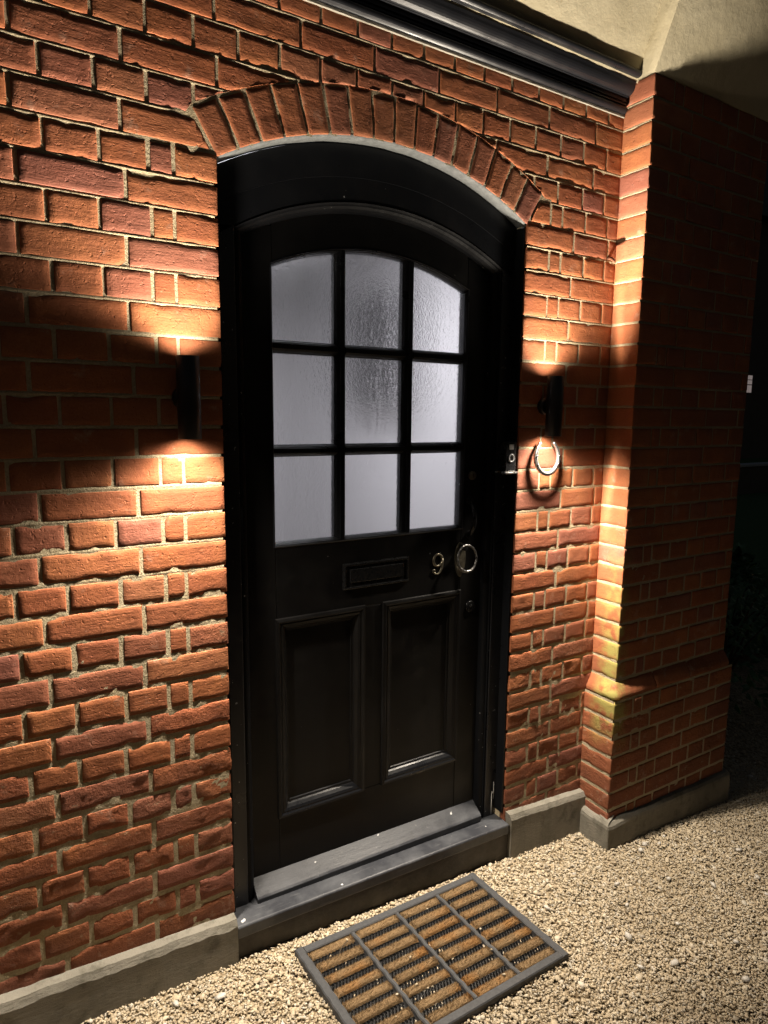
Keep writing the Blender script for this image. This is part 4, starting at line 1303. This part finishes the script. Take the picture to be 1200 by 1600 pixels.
# a bristle strip: domed body with a pile of short fibres
def strip_mesh(seed):
    r = np.random.default_rng(seed)
    V = []; F = []
    nx, ny = 22, 7
    for i in range(nx + 1):
        for j in range(ny + 1):
            x = (cw - .004) * (i / nx - .5); y = sw * (j / ny - .5)
            z = .005 + (.0128 + r.normal(0, .0009)) * (1 - abs(2 * j / ny - 1) ** 5 * .6) * (1 - .5 * abs(2 * i / nx - 1) ** 14)
            V.append((x, y, z))
    for i in range(nx):
        for j in range(ny):
            a = i * (ny + 1) + j; F.append((a, a + 1, a + ny + 2)); F.append((a, a + ny + 2, a + ny + 1))
    for _ in range(3000):
        x = r.uniform(-.5, .5) * (cw - .006); y = r.uniform(-.5, .5) * sw
        z = .0165 - .006 * abs(2 * y / sw) ** 4
        d = np.array([r.normal(0, .55), y / sw * 1.2 + r.normal(0, .5), 1.0]); d /= np.linalg.norm(d)
        l = r.uniform(.003, .0075); w = r.uniform(.0004, .0008); a = r.uniform(0, 6.28)
        s = np.array([math.cos(a), math.sin(a), 0]) * w
        p = np.array([x, y, z]) - d * .002; b = len(V)
        V += [tuple(p - s), tuple(p + s), tuple(p + d * (l + .002))]; F.append((b, b + 1, b + 2))
    me = bpy.data.meshes.new('coir_strip'); me.from_pydata(V, [], F); me.update(); me.materials.append(M['coir']); return me
SM = [strip_mesh(s) for s in range(5)]
# studs in the gaps
def stud_mesh():
    V = []; F = []
    npg = 13
    for row in (0, 1):
        for i in range(npg):
            x = (cw - .012) * ((i + .5 * row + .25) / npg - .5); y = (row - .5) * .0085
            b = len(V); r = .0036
            for k_ in range(5):
                a = 2 * math.pi * k_ / 5; V.append((x + r * math.cos(a), y + r * math.sin(a), .004))
            for k_ in range(5):
                a = 2 * math.pi * k_ / 5; V.append((x + r * .5 * math.cos(a), y + r * .5 * math.sin(a), .0155))
            for k_ in range(5): F.append((b + k_, b + (k_ + 1) % 5, b + 5 + (k_ + 1) % 5, b + 5 + k_))
            F.append(tuple(b + 5 + k_ for k_ in range(5)))
    me = bpy.data.meshes.new('rubber_studs'); me.from_pydata(V, [], F); me.update(); me.materials.append(M['stud']); return me
ST = stud_mesh()
for c_ in range(4):
    xc = -ML / 2 + bw + cw * (c_ + .5) + dw * c_
    for r_ in range(NR):
        yc = MW / 2 - bw - sw / 2 - r_ * (sw + gap)
        o = link(bpy.data.objects.new('coir_strip', SM[(c_ * 3 + r_) % 5]), mat_e); o.location = (xc + random.uniform(-.0015, .0015), yc + random.uniform(-.0012, .0012), random.uniform(-.001, .0008))
        o.rotation_euler = (random.uniform(-.04, .04), random.uniform(-.012, .012), random.uniform(-.012, .012) + (math.pi if random.random() < .5 else 0)); o.scale = (1, random.uniform(.93, 1.04), random.uniform(.82, 1.05))
        if r_ < NR - 1:
            o = link(bpy.data.objects.new('stud_row', ST), mat_e); o.location = (xc, yc - (sw + gap) / 2, 0)
tw = tube_path('twig', [(.245, -.185, -.187), (.262, -.168, -.1865), (.285, -.150, -.190), (.300, -.144, -.191)], [.0010, .0014, .0012, .0008], M['bark'], None, 6)
tag(tw, 'thin dark twig lying across the bristles of the door mat', 'twig')

# ------------------------------------------------------------------ dark garden beyond the pier
lawn = big_mesh('lawn', np.array([(2.9, .9, -.372), (60, .9, -.372), (60, 40, -.372), (2.9, 40, -.372)]), np.array([(0, 1, 2, 3)]), M['grass'], None)
struct(lawn)
def shrub(x, y, h, label, seed, nleaf=700, w=.5):
    gz = float(ground_z(min(x, 4.0)))
    e = empty('garden_shrub', (x, y, gz), label, 'shrub')
    r = np.random.default_rng(seed)
    V = []; F = []
    for s in range(9):
        a = r.uniform(0, 6.28); l = r.uniform(.6, 1) * h
        pts = [(x, y, gz)] + [(x + math.cos(a) * w * .5 * t * t, y + math.sin(a) * w * .5 * t * t, gz + l * t) for t in (.35, .7, 1.0)]
        tube_path('stem', pts, [.010, .008, .005, .003], M['bark'], e, 6)
    for i in range(nleaf):
        a = r.uniform(0, 6.28); t = r.uniform(.15, 1.0); rad = w * (.25 + .75 * r.random() ** .5) * math.sin(math.pi * min(t, .95) ** .7)
        c = np.array([math.cos(a) * rad, math.sin(a) * rad, h * t * 1.05])
        d = np.array([math.cos(a) + r.normal(0, .5), math.sin(a) + r.normal(0, .5), r.normal(.1, .5)]); d /= np.linalg.norm(d)
        s = np.cross(d, [0, 0, 1.0]); s /= np.linalg.norm(s) + 1e-6
        l = r.uniform(.05, .10); wd = l * r.uniform(.22, .34); u = np.cross(s, d) * l * .12
        b = len(V); V += [tuple(c), tuple(c + d * l * .45 + s * wd - u), tuple(c + d * l - u), tuple(c + d * l * .45 - s * wd - u), tuple(c + d * l * .5 + u * .6)]
        F += [(b, b + 1, b + 4), (b + 1, b + 2, b + 4), (b + 2, b + 3, b + 4), (b + 3, b, b + 4)]
    mesh_obj('crown', V, F, M['leaf'], e)
shrub(3.35, .52, .95, 'dark leafy shrub close behind the pier edge', 3)
shrub(4.3, 1.05, .75, 'low dark shrub farther along the unlit lawn', 4)
gw = empty('garden_wall', (9.0, 4.0, -.37), 'low dark garden wall with a pale coping across the lawn', 'garden wall')
box('wall_body', 6.0, 26.0, 7.0, 7.25, -.40, .28, M['far_wall'], gw, .005)
box('coping', 5.95, 26.05, 6.95, 7.30, .281, .34, M['coping'], gw, .01)
hs2 = empty('far_house', (24.0, 14.5, -.4), 'distant dark house with one small lit window', 'house')
box('wall', 14.0, 60.0, 15.2, 18.0, -.45, 10.0, M['far_wall'], hs2, .02)  # wall and roof made taller to block the sky behind
prism('roof', [(14.8, 9.9), (18.4, 9.9), (16.6, 16.0)], 'x', 13.6, 60.4, M['hall_dark'], hs2)
M['lit_pane'] = NT('lit_window_pane').out((.8, .75, .72), .4, None, Emission_Strength=.16)
M['lit_pane'].node_tree.nodes['Principled BSDF'].inputs['Emission Color'].default_value = (1, .82, .78, 1)

d_ = Vector((.8664, .4958, .0463)); t_ = (15.19 + 1.71) / d_.y
wx = -.554 + d_.x * t_; wz = 1.383 + d_.z * t_
win = box('window', wx - .30, wx + .14, 15.15, 15.199, wz - .42, wz + .40, M['hall_dark'], hs2, .005)
for q, (a_, b_) in enumerate(((-.38, -.06), (-.02, .16), (.19, .37))):
    for (c_, e_) in ((-.27, -.12), (-.08, .11)):
        pn = box('pane', wx + c_, wx + e_, 15.13, 15.149, wz + a_, wz + b_, M['lit_pane'], None, .002)
        for v in pn.data.vertices: v.co -= hs2.location
        pn.parent = win
